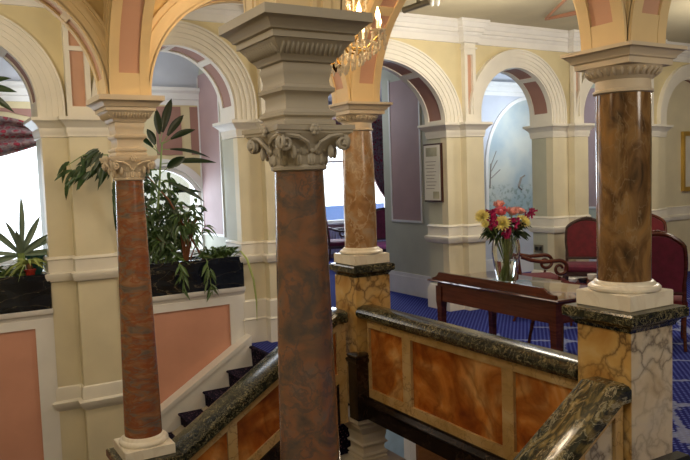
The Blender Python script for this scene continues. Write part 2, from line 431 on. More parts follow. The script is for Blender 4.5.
def thing(name, loc, label, cat, group=None, rz=0):
    o = bpy.data.objects.new(name, None); o.location = loc; o.rotation_euler.z = rz; o.empty_display_size = .1
    COL.objects.link(o); return tag(o, label, cat, group)
def copy_tree(o, parent=None):
    c = o.copy(); COL.objects.link(c); c.parent = parent
    for ch in list(o.children): copy_tree(ch, c)
    return c
def rf(prof, h0=0): return prof

# ---------------------------------------------------------------- levels and grid
X0, X1, Y0, Y1 = 1.125, 2.82, 2.20, 4.54     # the four columns
ZI = 2.24
ZC = 3.57
WY, WB = 6.9, 7.29                             # arcade wall front / back

# floor
b = MB(); b.box(2.84, 14, -3.0, 2.04, -.05, 0); b.box(2.76, 14, 2.04, 4.66, -.05, 0); b.box(2.84, 14, 4.66, 6.9, -.05, 0); b.box(2.84, 14, 6.9, 7.02, -.05, 0); b.box(-2.5, 14, 7.02, 13.6, -.16, 0)
struct(b.build('floor', 'carpet'))
b = MB(); b.box(-2.5, 1.41, -3.0, 6.9, -1.12, -1.0)
struct(b.build('floor_half_landing', 'stepcarpet'))
b = MB(); b.box(-2.5, 14, -3.0, 7.4, -3.4, -3.3); struct(b.build('floor_lower_hall', 'carpet'))
# lower hall walls
b = MB(); b.box(1.0, 5.05, 7.0, 7.1, -3.3, -.16)
for i in range(18): b.box(3.6+i*.08, 3.66+i*.08, 6.985, 7.0, -3.3, -.3)
struct(b.build('wall_lower_hall', 'white'))
b = MB(); b.box(5.05, 9, 6.95, 7.1, -3.3, -.16); struct(b.build('wall_lower_wood', 'orangewood'))
# ceilings
b = MB(); b.box(-2.5, 14, -3.0, WY+.3, ZC, ZC+.15); struct(b.build('ceiling', 'ceil'))
b = MB(); b.box(-2.5, 14, WB-.3, 13.6, 3.35, 3.5); struct(b.build('ceiling_back_rooms', 'cove'))

b = MB(); b.box(-2.65, -2.5, -3.15, 13.4, -3.4, ZC+.15); struct(b.build('wall_left', 'wall'))
b = MB(); b.box(-2.65, 14.1, -3.15, -3.0, -3.4, ZC+.15); struct(b.build('wall_behind', 'wall'))
b = MB(); b.box(14, 14.15, -3.0, 13.4, -3.4, ZC+.15); struct(b.build('wall_right_end', 'wall'))
# ---------------------------------------------------------------- arcade wall
SP = 2.33; CZ = 2.45
piers = [(.955, 1.60, 1.17, 1.51, 1.225, 1.35), (2.83, 3.64, 3.08, 3.42, 3.13, 3.37), (5.57, 6.11, 5.79, 6.065, 5.87, 5.955), (7.40, 7.99, 7.70, 7.97, 7.79, 7.86), (9.23, 9.82, 9.29, 9.50, 9.35, 9.41), (11.06, 11.7, 11.2, 11.5, 11.25, 11.45)]
arches = [(.33, CZ, .625, .62), (2.215, CZ, .615, .62), (4.605, SP, .965, .74), (6.755, CZ, .645, .62), (8.61, CZ, .62, .62), (10.44, CZ, .62, .62)]
b = MB()
for (uc, zc, rx, rz), (u0, u1) in zip(arches, ((-.9, .955), (1.60, 2.83), (3.64, 5.57), (6.11, 7.40), (7.99, 9.23), (9.82, 11.06))):
    b.archwall(uc, zc, rx, rz, u0, u1, ZC, WY, WB, zb=SP if zc > SP else None)
for p in piers: b.box(p[0], p[1], WY, WB, SP, ZC)
b.box(11.7, 14, WY, WB, 0, ZC); b.box(-2.5, -.295, WY, WB, -3.3, ZC)
struct(b.build('wall_arcade', 'wall'))
b = MB(); bs = MB()
for p in piers:
    b.box(p[0], p[1], WY, WY+.12, -3.3 if p[0] < 3 else 0, SP-.001)
    b.box(p[2], p[3], WY-.11, WY+.02, -3.3 if p[0] < 3 else 0, SP-.001)
    bs.box(p[0]+.004, p[1]-.004, WY+.12, WB, 0, SP-.001)
struct(b.build('wall_arcade_piers', 'pier')); struct(bs.build('wall_arcade_jambs', 'sage'))
# mouldings wrapped around the piers
cap = [(0, 2.15), (.012, 2.155), (.012, 2.185), (.02, 2.20), (.02, 2.235), (.045, 2.265), (.075, 2.295), (.085, 2.30), (.085, 2.33), (0, 2.331)]
dado = [(0, .84), (.03, .85), (.045, .885), (.05, .90), (.05, .92), (.015, .935), (.015, 1.04), (.025, 1.05), (.012, 1.07), (0, 1.075)]
base = [(0, 0), (.03, .0), (.03, .24), (.02, .27), (.012, .30), (0, .31)]
n = 0
for i, p in enumerate(piers):
    b = MB()
    for prof in (cap, dado):
        b.rect(p[0], p[1], WY, WB, prof); b.rect(p[2], p[3], WY-.11, WY+.05, prof)
    if i >= 2:
        b.rect(p[0], p[1], WY, WB, base); b.rect(p[2], p[3], WY-.11, WY+.05, base)
    elif i == 0:
        low = [(0, -.36), (.03, -.33), (.05, -.29), (.055, -.27), (.02, -.255), (.02, -.17), (.012, -.14), (0, -.13)]
        b.rect(p[0], p[1], WY, WB, low); b.rect(p[2], p[3], WY-.11, WY+.05, low)
    else:
        low = [(0, -.3), (.022, -.3), (.022, .24), (.03, .25), (.015, .27), (.015, .44), (0, .46)]
        b.rect(p[0], p[1], WY, WB, low); b.rect(p[2], p[3], WY-.11, WY+.05, low)
    # upper pilaster with sunk strip frame
    x0, x1, s0, s1 = p[2], p[3], p[4], p[5]
    q0, q1 = s0-.045, s1+.045
    b.box(q0, s0, WY-.07, WY+.01, SP, 3.31); b.box(s1, q1, WY-.07, WY+.01, SP, 3.31)
    b.box(s0, s1, WY-.07, WY+.01, SP, 2.43); b.box(s0, s1, WY-.07, WY+.01, 3.16, 3.31)
    b.box(q0-.02, q1+.02, WY-.085, WY+.01, 3.23, 3.25)
    if i == 0: b.box(s0, s1, WY-.07, WY+.01, 2.93, 2.97)
    n += 1; struct(b.build('trim_%d' % n, 'cream'))
    b = MB(); b.box(s0, s1, WY-.03, WY+.005, 2.43, 3.16)
    n += 1; struct(b.build('trim_%d' % n, 'salmon'))
# archivolts and soffit coffers
for k, (uc, zc, rx, rz) in enumerate(arches):
    b = MB()
    for o0, o1, pr in ((0, .055, .022), (.055, .10, .034), (.10, .15, .046), (.15, .185, .058), (.185, .205, .072)):
        b.ring(uc, zc, rx, rz, o0, o1, WY-pr, WY+.01, 0, pi, 40)
        if zc > SP:
            for sgn in (-1, 1):
                a, c = sorted((uc+sgn*(rx+o0), uc+sgn*(rx+o1)))
                b.box(a, c, WY-pr, WY+.01, SP, zc)
    # soffit ribs
    b.ring(uc, zc, rx, rz, -.02, .002, WY-.01, WY+.07, 0, pi, 40)
    b.ring(uc, zc, rx, rz, -.02, .002, WB-.07, WB+.01, 0, pi, 40)
    for a in (0, 52, 90, 128, 180):
        a0 = math.radians(a-3); a1 = math.radians(a+3)
        b.ring(uc, zc, rx, rz, -.02, .002, WY+.07, WB-.07, max(a0, 0), min(a1, pi), 4)
    if zc > SP:
        for sgn in (-1, 1):
            a, c = sorted((uc+sgn*(rx-.02), uc+sgn*(rx+.002))); b.box(a, c, WY-.01, WB+.01, SP, zc)
    n += 1; struct(b.build('trim_%d' % n, 'cream'))
    b = MB(); b.ring(uc, zc, rx, rz, -.006, .001, WY+.07, WB-.07, .03, pi-.03, 40)
    n += 1; struct(b.build('trim_%d' % n, 'mauvebrown'))
# cornice
cprof = [(0, 3.30), (.015, 3.305), (.015, 3.38), (.035, 3.40), (.04, 3.42), (.06, 3.43), (.06, 3.475), (.075, 3.48), (.10, 3.53), (.11, 3.535), (.11, 3.57)]
def cornice(bb, x0, x1, y):
    bb.poly([(y+.02, 3.30)]+[(y-p, z) for p, z in cprof]+[(y+.02, 3.57)], 'X', x0, x1)
b = MB(); cornice(b, -2.5, 14, WY)
for p in piers:
    q0, q1 = p[4]-.07, p[5]+.07
    b.rect(q0, q1, WY-.09, WY+.02, [(q, z-.002) for q, z in cprof])
n += 1; struct(b.build('trim_%d' % n, 'white'))

# ---------------------------------------------------------------- stair side wall with panels
b = MB(); b.box(-.9, .955, WY+.02, WY+.12, -3.3, .62); b.box(1.60, 2.83, WY+.02, WY+.12, -3.3, .62)
struct(b.build('wall_stair', 'cream'))
b = MB(); b.box(-.3, .80, WY+.005, WY+.03, -2.0, .44)
n += 1; struct(b.build('trim_%d' % n, 'pink'))
b = MB(); b.box(1.66, 2.66, WY+.005, WY+.03, -1.6, .44)
n += 1; struct(b.build('trim_%d' % n, 'pink'))
b = MB()
sill = [(WY+.12, .52), (WY-.0, .52), (WY-.01, .55), (WY-.035, .565), (WY-.045, .59), (WY-.045, .61), (WY+.12, .61)]
b.poly(sill, 'X', -.9, .955); b.poly(sill, 'X', 1.60, 2.83)
for a, c in ((-.9, .955), (1.60, 2.83)):
    b.box(a, c, WY-.01, WY+.03, .44, .52)
    b.box(a+.0, a+.06, WY-.01, WY+.03, -1.5, .44); b.box(c-.155 if c < 1 else c-.17, c, WY-.01, WY+.03, -2.0, .44)
n += 1; struct(b.build('trim_%d' % n, 'white'))
# raking skirting beside the stair
b = MB()
def rk(x): return .62*(x-2.67)+.0
b.poly([(1.57, rk(1.57)-.55), (2.83, rk(2.83)-.55), (2.83, rk(2.83)), (1.57, rk(1.57))], 'Y', 6.762, WY+.03)
b.poly([(1.57, rk(1.57)-.035), (2.83, rk(2.83)-.035), (2.83, rk(2.83)+.012), (1.57, rk(1.57)+.012)], 'Y', 6.75, WY+.03)
n += 1; struct(b.build('trim_%d' % n, 'white'))

# ---------------------------------------------------------------- atrium arches above the columns
T = .12; ZT = ZC
def atrium_arch(axis, uc, v, rx, rz, u0, u1, name):
    global n
    b = MB(); b.archwall(uc, ZI, rx, rz, u0, u1, ZT, v-T+.012, v+T-.012, 36, axis)
    struct(b.build(name, 'goldwall'))
    b = MB()
    for sgn in (-1, 1):
        for o0, o1, pr in ((0, .045, T), (.045, .075, T+.008), (.075, .10, T-.004), (.10, .115, T+.012)):
            vv = sorted((v+sgn*pr, v+sgn*(T-.03)))
            b.ring(uc, ZI, rx, rz, o0-.001, o1, *vv, 0, pi, 36, axis)
        vv = sorted((v+sgn*T, v+sgn*(T-.058)))
        b.ring(uc, ZI, rx, rz, -.016, .004, *vv, 0, pi, 36, axis)
    for a0, a1 in ((0, 9), (41, 45), (88, 92), (135, 139), (171, 180)):
        b.ring(uc, ZI, rx, rz, -.014, .004, v-T+.058, v+T-.058, math.radians(a0), math.radians(a1), 5, axis)
    n += 1; struct(b.build('trim_%d' % n, 'gold'))
    b = MB(); b.ring(uc, ZI, rx, rz, -.004, .002, v-T+.057, v+T-.057, .05, pi-.05, 36, axis)
    n += 1; struct(b.build('trim_%d' % n, 'salmon'))
RX = (X1-X0)/2-T; RY = (Y1-Y0)/2-T
atrium_arch('X', (X0+X1)/2, Y1, RX, .70, X0+T, X1-T, 'wall_atrium_far')
atrium_arch('X', (X0+X1)/2, Y0, RX, .70, X0+T, X1-T, 'wall_atrium_near')
atrium_arch('X', X0-T-RX, Y1, RX, .70, X0-T-2*RX-.1, X0-T, 'wall_atrium_far_left')
atrium_arch('Y', (Y0+Y1)/2, X0, RY, .88, Y0+T, Y1-T, 'wall_atrium_left')
atrium_arch('Y', (Y0+Y1)/2, X1, RY, .88, Y0+T, Y1-T, 'wall_atrium_right')
atrium_arch('Y', Y0-T-RY, X1, RY, .88, Y0-T-2*RY, Y0-T, 'wall_atrium_right_near')
b = MB()
for x in (X0, X1):
    for y in (Y0, Y1): b.rect(x, x, y, y, [(T-.001, ZI), (T-.001, ZT)])
struct(b.build('wall_atrium_corners', 'gold'))

# ---------------------------------------------------------------- columns
cornprof = [(.13, 2.155), (.15, 2.16), (.152, 2.185), (.162, 2.19), (.165, 2.20), (.18, 2.215), (.188, 2.222), (.195, 2.224), (.195, 2.24), (.05, 2.2405)]
def round_column(x, y, shaftmat, label, r0, r1):
    t = thing('column', (x, y, 1.06), label, 'column')
    M_ = 'plinthwhite'
    MB().rect(x, x, y, y, [(.150, 1.06), (.152, 1.062), (.152, 1.128), (.148, 1.132)]).build('plinth', M_, t)
    MB().lathe((x, y, 0), [(.12, 1.13), (.155, 1.131), (.163, 1.14), (.163, 1.15), (.155, 1.158), (.142, 1.162), (.14, 1.168), (.132, 1.176), (r0, 1.18)], 48).build('base', M_, t)
    MB().lathe((x, y, 0), [(r0, 1.175), (r0, 1.5), ((r0+r1)/2+.002, 1.8), (r1, 2.045)], 48).build('shaft', shaftmat, t)
    c = MB().lathe((x, y, 0), [(r1+.004, 2.04), (r1+.012, 2.045), (r1+.012, 2.055), (r1+.002, 2.06), (r1+.002, 2.10), (r1+.012, 2.106), (r1+.02, 2.12), (r1+.05, 2.155), (.1, 2.157)], 48).build('capital', 'stonelight', t)
    f = MB()
    for i in range(30):
        a = 2*pi*i/30; rr = r1+.033
        R = Matrix.Rotation(a, 3, 'Z') @ Matrix.Rotation(.75, 3, 'Y')
        f.ell((x+rr*cos(a), y+rr*sin(a), 2.13), (.008, .0115, .024), 6, 5, R)
    f.build('leaf_carving', 'stonelight', c)
    MB().rect(x, x, y, y, cornprof).build('abacus', 'stonelight', t)
    return t
round_column(X1, Y1, 'shaftA', 'golden brown marble column on the far corner pedestal, behind the chandelier', .122, .108)
round_column(X1, Y0, 'shaftB', 'thick dark olive brown marble column on the right, standing on the pedestal beside the desk', .121, .121)
impost0 = [(.06, 1.875), (.098, 1.876), (.104, 1.885), (.104, 1.90), (.092, 1.915), (.090, 1.95), (.098, 1.956), (.100, 1.965), (.108, 1.972), (.108, 1.985), (.092, 1.995), (.087, 2.01), (.092, 2.04), (.098, 2.06), (.094, 2.088), (.105, 2.092), (.108, 2.102), (.118, 2.108), (.135, 2.13), (.138, 2.14), (.15, 2.142)]
impost = [(.06, 1.875), (.092, 1.876), (.097, 1.882), (.097, 1.893), (.088, 1.90), (.088, 1.905), (.098, 1.912), (.098, 1.922), (.083, 1.934), (.080, 1.945), (.080, 1.975), (.086, 1.985), (.097, 1.992), (.099, 2.003), (.092, 2.008), (.086, 2.014), (.084, 2.03), (.088, 2.05), (.092, 2.065), (.088, 2.084), (.098, 2.088), (.102, 2.098), (.108, 2.104), (.118, 2.12), (.136, 2.142), (.14, 2.148), (.145, 2.158)]
topc = [(.12, 2.15), (.150, 2.152), (.150, 2.172), (.160, 2.176), (.162, 2.182), (.176, 2.198), (.186, 2.206), (.195, 2.21), (.195, 2.24), (.05, 2.2405)]
def spiral(bb, cx, cz, r, yf, hand, axis, sgn, org):
    pts = []
    for i in range(26):
        a = i/25*2*pi*1.6; rr = r*(1-.8*i/25)
        u = cx+hand*rr*cos(a+pi/2)*-1; z = cz+rr*sin(a+pi/2)
        d = .012*i/25
        pts.append((org[0]+u, org[1]+sgn*(yf+d), z) if axis == 'Y' else (org[0]+sgn*(yf+d), org[1]+u, z))
    bb.tube(pts, [.0075-.003*i/25 for i in range(26)], 6)
def leaf_column(x, y, shaftmat, label, zb, cm, tm):
    t = thing('column', (x, y, zb), label, 'column')
    MB().rect(x, x, y, y, [(.155, zb), (.157, zb+.002), (.157, zb+.062), (.153, zb+.065)]).build('plinth', 'plinthwhite', t)
    MB().lathe((x, y, zb), [(.12, .064), (.148, .065), (.155, .075), (.155, .085), (.148, .095), (.135, .1), (.13, .108), (.122, .118), (.117, .12)], 48).build('base', 'plinthwhite', t)
    pr = []
    for i in range(13):
        q = i/12; pr.append((.117-.033*q**1.15, zb+.115+(1.735-zb-.115)*q))
    MB().lathe((x, y, 0), pr, 48).build('shaft', shaftmat, t)
    c = MB().lathe((x, y, 0), [(.084, 1.728), (.095, 1.733), (.097, 1.742), (.09, 1.748), (.089, 1.78), (.097, 1.81), (.118, 1.84), (.125, 1.853), (.09, 1.856)], 40).build('capital', cm, t)
    f = MB()
    for row, (nn, z0, L, rr) in enumerate(((12, 1.75, .055, .09), (12, 1.785, .05, .094))):
        for i in range(nn):
            a = 2*pi*(i+.5*row)/nn
            R = Matrix.Rotation(a, 3, 'Z')
            for (ou, oz, sx, sz) in ((0, .02, .011, .026), (-.010, .016, .007, .018), (.010, .016, .007, .018), (0, .045, .010, .008)):
                f.ell(Vector((x, y, z0+oz))+R@Vector((rr+.004+(.008 if oz > .04 else 0), ou, 0)), (.008, sx, sz), 6, 5, R)
    f.build('acanthus_leaves', cm, c)
    for axis, sgn in (('Y', -1), ('X', -1), ('Y', 1), ('X', 1)):
        for hand in (-1, 1):
            s = MB(); spiral(s, hand*.108, 1.820, .027, .118, hand, axis, sgn, (x, y))
            P = (lambda u, d, z: (x+u, y+sgn*d, z)) if axis == 'Y' else (lambda u, d, z: (x+sgn*d, y+u, z))
            s.tube([P(hand*.108, .120, 1.847), P(hand*.06, .120, 1.840), P(hand*.025, .118, 1.822), P(hand*.012, .102, 1.795)], [.008, .008, .007, .005], 6)
            s.ell(P(hand*.108, .112, 1.820), (.024, .010, .024) if axis == 'Y' else (.010, .024, .024), 12, 8)
            s.ell(P(hand*.07, .103, 1.79), (.012, .010, .024) if axis == 'Y' else (.010, .012, .024), 6, 5)
            s.build('volute', cm, c)
        r = MB()
        for i in range(6):
            a = i*pi/3; r.ell(P(.012*cos(a), .128, 1.863+.012*sin(a)), (.009, .009, .009), 6, 5)
        r.ell(P(0, .134, 1.863), (.008,)*3, 6, 5); r.build('rosette', cm, c)
    # concave-sided abacus
    out = []
    for k in range(4):
        a = -3*pi/4+k*pi/2; a2 = a+pi/2
        p, q = Vector((cos(a), sin(a)))*.205, Vector((cos(a2), sin(a2)))*.205
        nn = -(p+q).normalized()
        for i in range(8):
            s_ = i/8; out.append(p.lerp(q, s_)+nn*.028*sin(pi*s_))
    lo = MB(); N_ = len(out); K_ = 8
    for j in range(K_+1):
        q = j/K_; zz = 1.752+.100*q; w_ = q**1.25
        for i, v2 in enumerate(out):
            a_ = v2.normalized()*.091; pp_ = a_.lerp(v2*.93, w_)
            lo.v.append((x+pp_.x, y+pp_.y, zz))
    for j in range(K_):
        for i in range(N_): lo.f.append((j*N_+i, j*N_+(i+1) % N_, (j+1)*N_+(i+1) % N_, (j+1)*N_+i))
    lo.f.append(tuple(range(N_-1, -1, -1))); lo.f.append(tuple(K_*N_+i for i in range(N_)))
    lo.build('bell', cm, c)
    ab = MB()
    for z0, z1, sc in ((1.852, 1.862, .96), (1.862, 1.878, 1.0)):
        ab.poly([(x+v.x*sc, y+v.y*sc) for v in out], 'Z', z0, z1)
    ab.build('abacus', cm, t)
    ib = MB().rect(x, x, y, y, impost).build('impost_block', tm, t)
    f = MB()
    for axis, sgn in (('Y', -1), ('X', -1), ('Y', 1), ('X', 1)):
        for i in range(13):
            u = (i-6)*.0175
            c3 = (x+u, y+sgn*.122, 2.124) if axis == 'Y' else (x+sgn*.122, y+u, 2.124)
            R = Matrix.Rotation(-sgn*.65, 3, 'X') if axis == 'Y' else Matrix.Rotation(sgn*.65, 3, 'Y')
            f.ell(c3, (.0070, .009, .023) if axis == 'Y' else (.009, .0070, .023), 6, 5, R)
    f.build('leaf_frieze', tm, ib)
    MB().rect(x, x, y, y, topc).build('cornice', tm, t)
    return t
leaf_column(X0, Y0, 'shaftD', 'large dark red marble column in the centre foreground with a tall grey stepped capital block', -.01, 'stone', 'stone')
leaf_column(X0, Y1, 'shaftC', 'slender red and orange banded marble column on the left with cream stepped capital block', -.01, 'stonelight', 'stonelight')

# ---------------------------------------------------------------- pedestals
slab = [(.15, .965), (.158, .966), (.163, .98), (.178, .997), (.194, 1.003), (.20, 1.01), (.20, 1.046), (.192, 1.055), (.15, 1.06)]
def pedestal(x, y, zf, dz, label, h=.155, sh=.20):
    t = thing('pedestal', (x, y, zf), label, 'pedestal')
    MB().rect(x, x, y, y, [(h, zf), (h, .97+dz)]).build('marble_body', 'siena' if x > 2 and y < 3 else 'siena', t)
    MB().rect(x, x, y, y, [(p*(1 if sh > .19 else .9), z+dz) for p, z in slab]).build('cap_slab', 'green', t)
    return t
pa = pedestal(X1, Y1, 0, 0, 'yellow veined marble pedestal with dark cap under the golden brown far column', .15, .175)
MB().rect(2.63, 2.71, 4.335, 4.415, [(.02, -.065), (.02, .35), (.03, .36), (.035, .38), (.03, .385), (.022, .39), (.03, .41), (.015, .42)]).build('black_corner_post', 'darkwood', pa)
pb = pedestal(X1, Y0, 0, 0, 'broad yellow veined marble pedestal with dark green cap under the right column', .149, .195)
MB().box(X1-.145, X1+.145, Y0-.152, Y0-.148, 0.0, .968).build('lit_marble_face', 'breccia', pb)  # same marble as the body, its brighter lit side painted as a paler slab
pedestal(X0, Y1, -1.0, -1.07, 'marble pedestal with dark cap at the foot of the left banded column')
pedestal(X0, Y0, -1.0, -1.07, 'marble pedestal with dark cap under the central foreground column')

# ---------------------------------------------------------------- balustrade of the landing (far to right pedestal)
bx = 2.71
t = thing('balustrade', (2.8, (Y0+Y1)/2, 0), 'level landing balustrade of orange onyx panels in yellow marble frame with dark green coping', 'balustrade')
ya, yb = Y0+.157, Y1-.152
cop = [(2.68, .675), (2.66, .70), (2.66, .725), (2.685, .752), (2.72, .764), (2.80, .764), (2.835, .752), (2.86, .725), (2.86, .70), (2.84, .675)]
yl = 4.315
MB().poly(cop, 'Y', ya, yb).build('coping', 'green', t)
MB().box(bx, bx+.13, ya, yl, .615, .674).build('top_rail', 'rail', t)
MB().box(bx, bx+.13, ya, yl, .10, .16).build('bottom_rail', 'rail', t)
pan = [(3.885, 4.30), (2.925, 3.79), (2.40, 2.835)]
sti = [(4.30, yl), (3.79, 3.885), (2.835, 2.925), (ya, 2.40)]
for a, c in sti: MB().box(bx, bx+.13, a, c, .16, .615).build('stile', 'rail', t)
for a, c in pan: MB().box(bx+.02, bx+.11, a, c, .16, .615).build('onyx_panel', 'onyx', t)
MB().poly([(bx-.02, -.065), (bx-.02, .04), (bx-.04, .05), (bx-.045, .065), (bx-.01, .085), (bx-.01, .10), (bx+.13, .10), (bx+.13, .002), (bx+.04, .002), (bx+.04, -.065)], 'Y', ya, yl).build('black_base_beam', 'darkwood', t)
# ---------------------------------------------------------------- stair balustrades
def raking(yf, ybk, sgn, label, topx, gm='green', pm='onyx', xk=2.53):
    t = thing('stair_balustrade', (2.0, (yf+ybk)/2, -1.0), label, 'balustrade')
    ym = (yf+ybk)/2; hw = abs(ybk-yf)/2
    sl = .64
    zk = .645            # knee, underside of coping
    xe = X0+.203
    prof = [(-hw-.045, .012), (-hw-.045, .065), (-hw-.03, .08), (-hw+.0, .088), (hw-.0, .088), (hw+.03, .08), (hw+.045, .065), (hw+.045, .012), (hw+.03, 0), (-hw-.03, 0)]
    prof = [(ym+y, h) for y, h in prof]
    z = lambda x: zk-sl*(xk-x)
    MB().sweep([(xe, z(xe)), (xk, zk), (topx, zk)], prof).build('coping', gm, t, ang=20)
    def par(x0, x1, d0, d1, a, c, nm, mt):
        MB().poly([(x0, z(x0)-d1), (x1, z(x1)-d1), (x1, z(x1)-d0), (x0, z(x0)-d0)], 'Y', a, c).build(nm, mt, t)
    par(xe, xk, 0, .06, yf, ybk, 'top_rail', 'rail')
    par(xe, xk, .38, .45, yf, ybk, 'bottom_rail', 'rail')
    par(xe, xk, .45, .75, yf-.01*sgn, ybk+.01*sgn, 'black_string', 'darkwood')
    MB().poly([(xk, zk-.75), (topx, zk-.75), (topx, zk), (xk, zk)], 'Y', yf, ybk).build('end_block', 'rail', t)
    ss = [xe, xe+.08, 1.66, 1.73, 2.34, 2.41]
    for i in range(0, 6, 2):
        par(ss[i], ss[i+1], .06, .38, yf, ybk, 'stile', 'rail')
    for i, (a, c) in enumerate(((ss[1], ss[2]), (ss[3], ss[4]), (ss[5], xk))):
        par(a, c, .06, .38, yf+.018*sgn, ybk-.018*sgn, 'onyx_panel', pm)
    return t
raking(4.45, 4.63, 1, 'sloping balustrade of the far stair flight, dark green coping rising behind the foreground column', 2.605)
raking(2.085, 2.225, 1, 'sloping balustrade at lower right with broad polished coping running down from the right pedestal', X1-.157, 'greenpolish', 'breccia', 2.61)
# stairs
def stairs(y0, y1, label):
    t = thing('staircase', (2.2, (y0+y1)/2, -1.0), label, 'stairs')
    for k in range(1, 7):
        x = 2.82-.26*k; z = -.04-.17*k
        xr = x+.26
        if k == 6: continue
        MB().poly([(x+.005, z-.16), (x+.0, z-.02), (x-.02, z-.018), (x-.022, z-.006), (x-.012, z), (xr+.02, z), (xr+.02, z-.3), (x+.005, z-.3)], 'Y', y0, y1).build('carpeted_step', 'stepcarpet', t)
    MB().poly([(1.43, -1.0), (1.43, -1.12), (2.80, -.35), (2.80, -.25), ], 'Y', y0+.02, y1-.02).build('stair_underside', 'stone', t)
    MB().poly([(2.83, -.24), (2.82, -.03), (2.80, -.02), (2.80, -.006), (2.81, .003), (2.839, .003), (2.839, -.24)], 'Y', y0, y1).build('landing_nosing', 'stepcarpet', t)
    return t
stairs(4.68, 6.76, 'far stair flight in dark patterned navy carpet climbing beside the pink wall')
stairs(.2, 2.03, 'near stair flight in dark patterned navy carpet descending beside the right pedestal')
# polished bar at the bottom right
t = thing('handrail', (2.55, 1.8, .3), 'short polished black marble rail end at the bottom right corner', 'handrail')
MB().sweep([(2.30, .475), (2.665, .475)], [(1.765, .0), (1.755, .015), (1.765, .03), (1.82, .03), (1.83, .015), (1.82, 0)]).build('rail_top', 'black', t)
MB().box(2.35, 2.62, 1.76, 1.84, -.3, .475).build('rail_wall', 'breccia', t)

# ---------------------------------------------------------------- lower column under the far pedestal
t = thing('lower_column', (X1, Y1, -3.3), 'cream stepped capital of the lower hall column, seen below the black beam', 'column')
MB().rect(X1, X1, Y1, Y1, [(.15, -3.3), (.15, -3.0), (.12, -2.95)]).build('base', 'stonelight', t)
MB().lathe((X1, Y1, 0), [(.12, -2.95), (.10, -.60)], 40).build('shaft', 'shaftA', t)
MB().lathe((X1, Y1, 0), [(.10, -.62), (.11, -.56), (.14, -.48), (.15, -.46)], 40).build('capital', 'stonelight', t)
MB().rect(X1, X1, Y1, Y1, [(.15, -.475), (.21, -.47), (.21, -.45), (.14, -.445)]+[(p*1.05+.01, z-2.24-.07) for p, z in impost[1:]]).build('impost_block', 'stonelight', t)
MB().rect(X1, X1, Y1, Y1, [(p*1.05, z-2.24-.07) for p, z in topc]).build('cornice', 'stonelight', t)
b = MB(); b.box(X1-.12, X1+.2, Y1+.13, Y1+.16, -.065, -.052)
struct(b.build('trim_90', 'darkwood'))
t = thing('framed_print', (4.7, 6.96, -1.7), 'pale blue framed print on the white panelled wall of the lower hall', 'picture')
MB().box(4.50, 4.86, 6.95, 6.985, -1.75, -1.22).build('frame', 'white', t)
MB().box(4.53, 4.83, 6.94, 6.955, -1.72, -1.25).build('print', 'bluepic', t)

# ---------------------------------------------------------------- rooms beyond the arcade
def window(num, x0, x1, zb, zt, y, mull, arch=False):
    b = MB(); fw_ = .05
    if arch:
        uc = (x0+x1)/2; rx = (x1-x0)/2
        b.ring(uc, zt, rx, rx*.9, -.05, .0, y+.02, y+.09, 0, pi, 32)
        b.ring(uc, zt, rx, rx*.9, 0, .09, y-.03, y+.02, 0, pi, 32)
        b.box(x0, x1, y+.02, y+.07, zt-.02, zt+.02)
    else: b.box(x0, x1, y+.02, y+.09, zt-.05, zt)
    b.box(x0, x0+.05, y+.02, y+.09, zb, zt); b.box(x1-.05, x1, y+.02, y+.09, zb, zt)
    b.box(x0, x1, y+.02, y+.09, zb, zb+.05); b.box(x0-.05, x1+.03, y-.06, y+.02, zb-.04, zb)
    for i in range(1, mull):
        x = x0+(x1-x0)*i/mull; b.box(x-.015, x+.015, y+.03, y+.07, zb, zt)
    o = struct(b.build('window_%d' % num, 'white'))
    g = MB()
    if arch:
        pts = [(x0+.02, zb)]+[(uc-(rx-.02)*cos(pi*i/24), zt+(rx*.9-.02)*sin(pi*i/24)) for i in range(25)]+[(x1-.02, zb)]
        g.poly(pts, 'Y', y+.045, y+.05)
    else: g.box(x0+.02, x1-.02, y+.045, y+.05, zb, zt)
    g.build('pane', 'pane', o)
FY = 8.8
# far wall of the left room with two windows
b = MB()
b.box(-2.5, .0, FY, FY+.12, 0, 3.35); b.box(0, 1.22, FY, FY+.12, 0, .86); b.box(0, 1.22, FY, FY+.12, 2.36, 3.35)
b.box(1.22, 1.95, FY, FY+.12, 0, 3.35); b.box(1.95, 3.12, FY, FY+.12, 0, .80)
b.archwall(2.535, 1.40, .585, .5265, 1.95, 3.12, 3.35, FY, FY+.12, zb=.8)
struct(b.build('wall_far_left', 'wall'))
window(1, 0, 1.22, .86, 2.36, FY, 2)
window(2, 1.95, 3.12, .80, 1.40, FY, 2, True)
b = MB()
for x0, x1 in ((1.62, 1.9), (2.54, 2.86), (2.98, 3.10)): b.box(x0, x1, FY-.012, FY+.01, 2.06, 2.66)
b.poly([(.20, 2.62), (1.16, 2.60), (1.16, 2.50), (.9, 2.56), (.45, 2.60)], 'Y', FY-.012, FY+.01)
n += 1; struct(b.build('trim_%d' % n, 'mauvebrown'))
def wallcornice(x0, x1, y, z):
    b = MB(); b.poly([(y+.01, z), (y-.02, z), (y-.03, z+.06), (y-.05, z+.07), (y-.06, z+.14), (y-.10, z+.17), (y-.11, z+.21), (y+.01, z+.21)], 'X', x0, x1)
    # cove above the cornice
    pts = [(y+.01, z+.21), (y-.02, z+.21)]+[(y-.02-.42*(1-cos(a*pi/12)), z+.21+(3.35-z-.21)*sin(a*pi/12)) for a in range(1, 7)]+[(y+.01, 3.35)]
    c = MB(); c.poly(pts, 'X', x0, x1)
    return b, c
for x0, x1, y, z in ((-2.5, 3.1, FY, 2.68), (6.1, 9.7, FY, 2.95), (3.3, 14, 13.2, 3.05)):
    b, c = wallcornice(x0, x1, y, z)
    n += 1; struct(b.build('trim_%d' % n, 'white')); n += 1; struct(c.build('trim_%d' % n, 'cove'))
